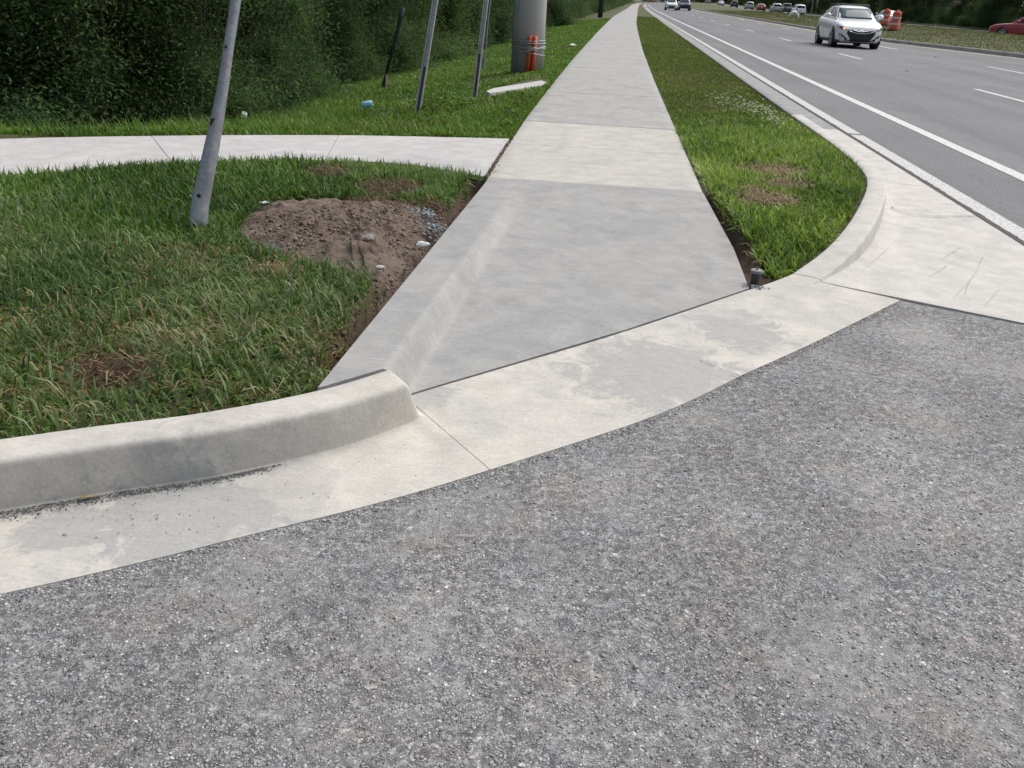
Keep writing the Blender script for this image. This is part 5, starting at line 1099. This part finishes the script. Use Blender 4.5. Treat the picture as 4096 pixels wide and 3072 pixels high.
# cars on the opposite carriageway, tail lights towards the viewer
def opp(px, py, style, col, label, name='car', x=28.3):
    p = PXp(px, py, x); rz = -math.atan(1.04e-4 * max(0, p.y - 70)); z = float(opp_z(p.y)); car(style, col, (p.x, p.y + STY[style]['L'] / 2, z), rz, label, name)
opp(3200, 64, 'suv', 'white', 'white passenger van, nearest of the cars queued beyond the median')
opp(3152, 57, 'pickup', 'grey', 'grey pickup truck in the queue just left of the white van', 'pickup_truck', 30.6)
opp(3108, 53, 'suv', 'silver', 'silver utility vehicle in the queue right of the red hatchback')
opp(3046, 46, 'hatch', 'red', 'red hatchback in the queue beyond the median')
opp(3000, 40, 'suv', 'silver', 'silver utility vehicle in the queue left of the red hatchback', x=28.0)
opp(2939, 30, 'suv', 'black', 'black utility vehicle in the far queue')
opp(2885, 23, 'sedan', 'white', 'white saloon in the far queue left of the black vehicle')
opp(2832, 17, 'suv', 'silver', 'pale utility vehicle farthest left in the queue')
pc = PXp(3545, 100, 27.6); car('sedan', 'white', (pc.x + .3, pc.y + 1.5, 0), 0, 'white saloon seen between the two orange barrels')
pr2 = G(3968, 148, 0); car('sedan', 'red', (28.6, 69.6, 0), R(62), 'red saloon at the right edge beyond the median')
for k, (px, col, sty) in enumerate(((2543, 'white', 'sedan'), (2562, 'white', 'suv'), (2580, 'green', 'sedan'), (2606, 'red', 'sedan'), (2630, 'silver', 'sedan'), (2652, 'green', 'suv'))):
    p = PY(px, 9, 655); car(sty, col, (p.x, 655 + (k % 2) * 6, 0), R(90 if k % 2 else -90), ['white car crossing far off, left end of the distant row', 'white boxy car crossing in the distance', 'dark green car crossing in the distance', 'red car crossing far away at the road end', 'silver car crossing in the distance', 'dark green boxy car, right end of the distant row'][k])

# ------------------------------------------------------------------ barrels, stakes, bundle on the median
def barrel(bx, by, H, tilt, label):
    p = G(bx, by, .2); p.z = float(med_z(np.array([p.x]), np.array([p.y]))[0]); r = empty('traffic_barrel', p); tag(r, label, 'traffic barrel', 'orange barrels on the median')
    bm = bmesh.new(); lv = [(0, .30), (.02, .30), (.30, .295), (.31, .283), (.60, .275), (.61, .265), (.86, .258), (.9, .25), (.93, .235), (.98, .215), (1.0, .16)]; tube(bm, [(0, 0, z * H) for z, _ in lv], [q * .98 for _, q in lv], 24); bm_obj('drum', bm, M['barrel'], r, True)
    for z0, z1, rr in ((.31, .41, .293), (.62, .72, .277)):
        bm = bmesh.new(); tube(bm, [(0, 0, z0 * H), (0, 0, z1 * H)], [rr, rr - .003], 24, False); bm_obj('reflective_band', bm, M['reflect'], r, True)
    bm = bmesh.new(); tube(bm, [(0, 0, -.02), (0, 0, .05), (0, 0, .09)], [.40, .40, .33], 20); bm_obj('rubber_base', bm, M['rubber'], r)
    bm = bmesh.new(); tube(bm, [(-.1, 0, .99 * H), (-.08, 0, 1.06 * H), (.08, 0, 1.06 * H), (.1, 0, .99 * H)], .02, 6); bm_obj('handle', bm, M['barrel'], r)
    r.rotation_euler = (0, tilt, 0); return r
barrel(3572, 128, 1.1, .03, 'orange and white traffic barrel, nearer and right of two'); barrel(3536, 112, 1.1, -.02, 'orange and white traffic barrel, farther and left of two')
def stake(bx, by, tx, ty, wd, m, label):
    p = G(bx, by, .2); q = PY(tx, ty, p.y); r = tag(empty('survey_stake', p), label, 'stake'); bm = bmesh.new(); d = q - p; box(bm, (-wd / 2, -.012, -.15), (wd / 2, .012, d.length * .96), .004)
    o = bm_obj('lath', bm, m, r); bm = bmesh.new(); box(bm, (-wd * .52, -.014, d.length * .93), (wd * .52, .014, d.length * 1.0), .002); o2 = bm_obj('tip', bm, M['paper'], r)
    r.rotation_euler = (0, math.atan2(d.x, d.z), 0)
stake(3740, 122, 3743, 101, .09, M['paper'], 'short white stake in the median right of the barrels'); stake(3239, 85, 3240, 77, .12, M['paper'], 'tiny white stake in the median below the white van'); stake(3246, 62, 3250, 54, .14, M['straw'], 'short pale stake in the median behind the white van'); stake(3533, 127, 3540, 112, .14, M['wood'], 'dark slanted board leaning beside the nearer barrel')
pb = G(3170, 78, .22); r = tag(empty('white_bundle', pb), 'white crumpled bundle with pale yellow flap lying on the median grass', 'bundle')
bm = bmesh.new(); tube(bm, [(-.35, 0, .12), (-.2, 0, .5), (.1, 0, .62), (.38, .05, .45), (.48, .05, .05)], [.12, .2, .22, .2, .09], 12)
for v in bm.verts: v.co += Vector((random.uniform(-.04, .04),) * 3)
bm_obj('cloth', bm, M['paper'], r, True)
bm = bmesh.new(); box(bm, (-.85, -.1, .02), (-.3, .12, .16), .03); o = bm_obj('flap', bm, plain('pale_yellow', (.6, .6, .35), .7), r); o.rotation_euler = (0, -.35, 0)
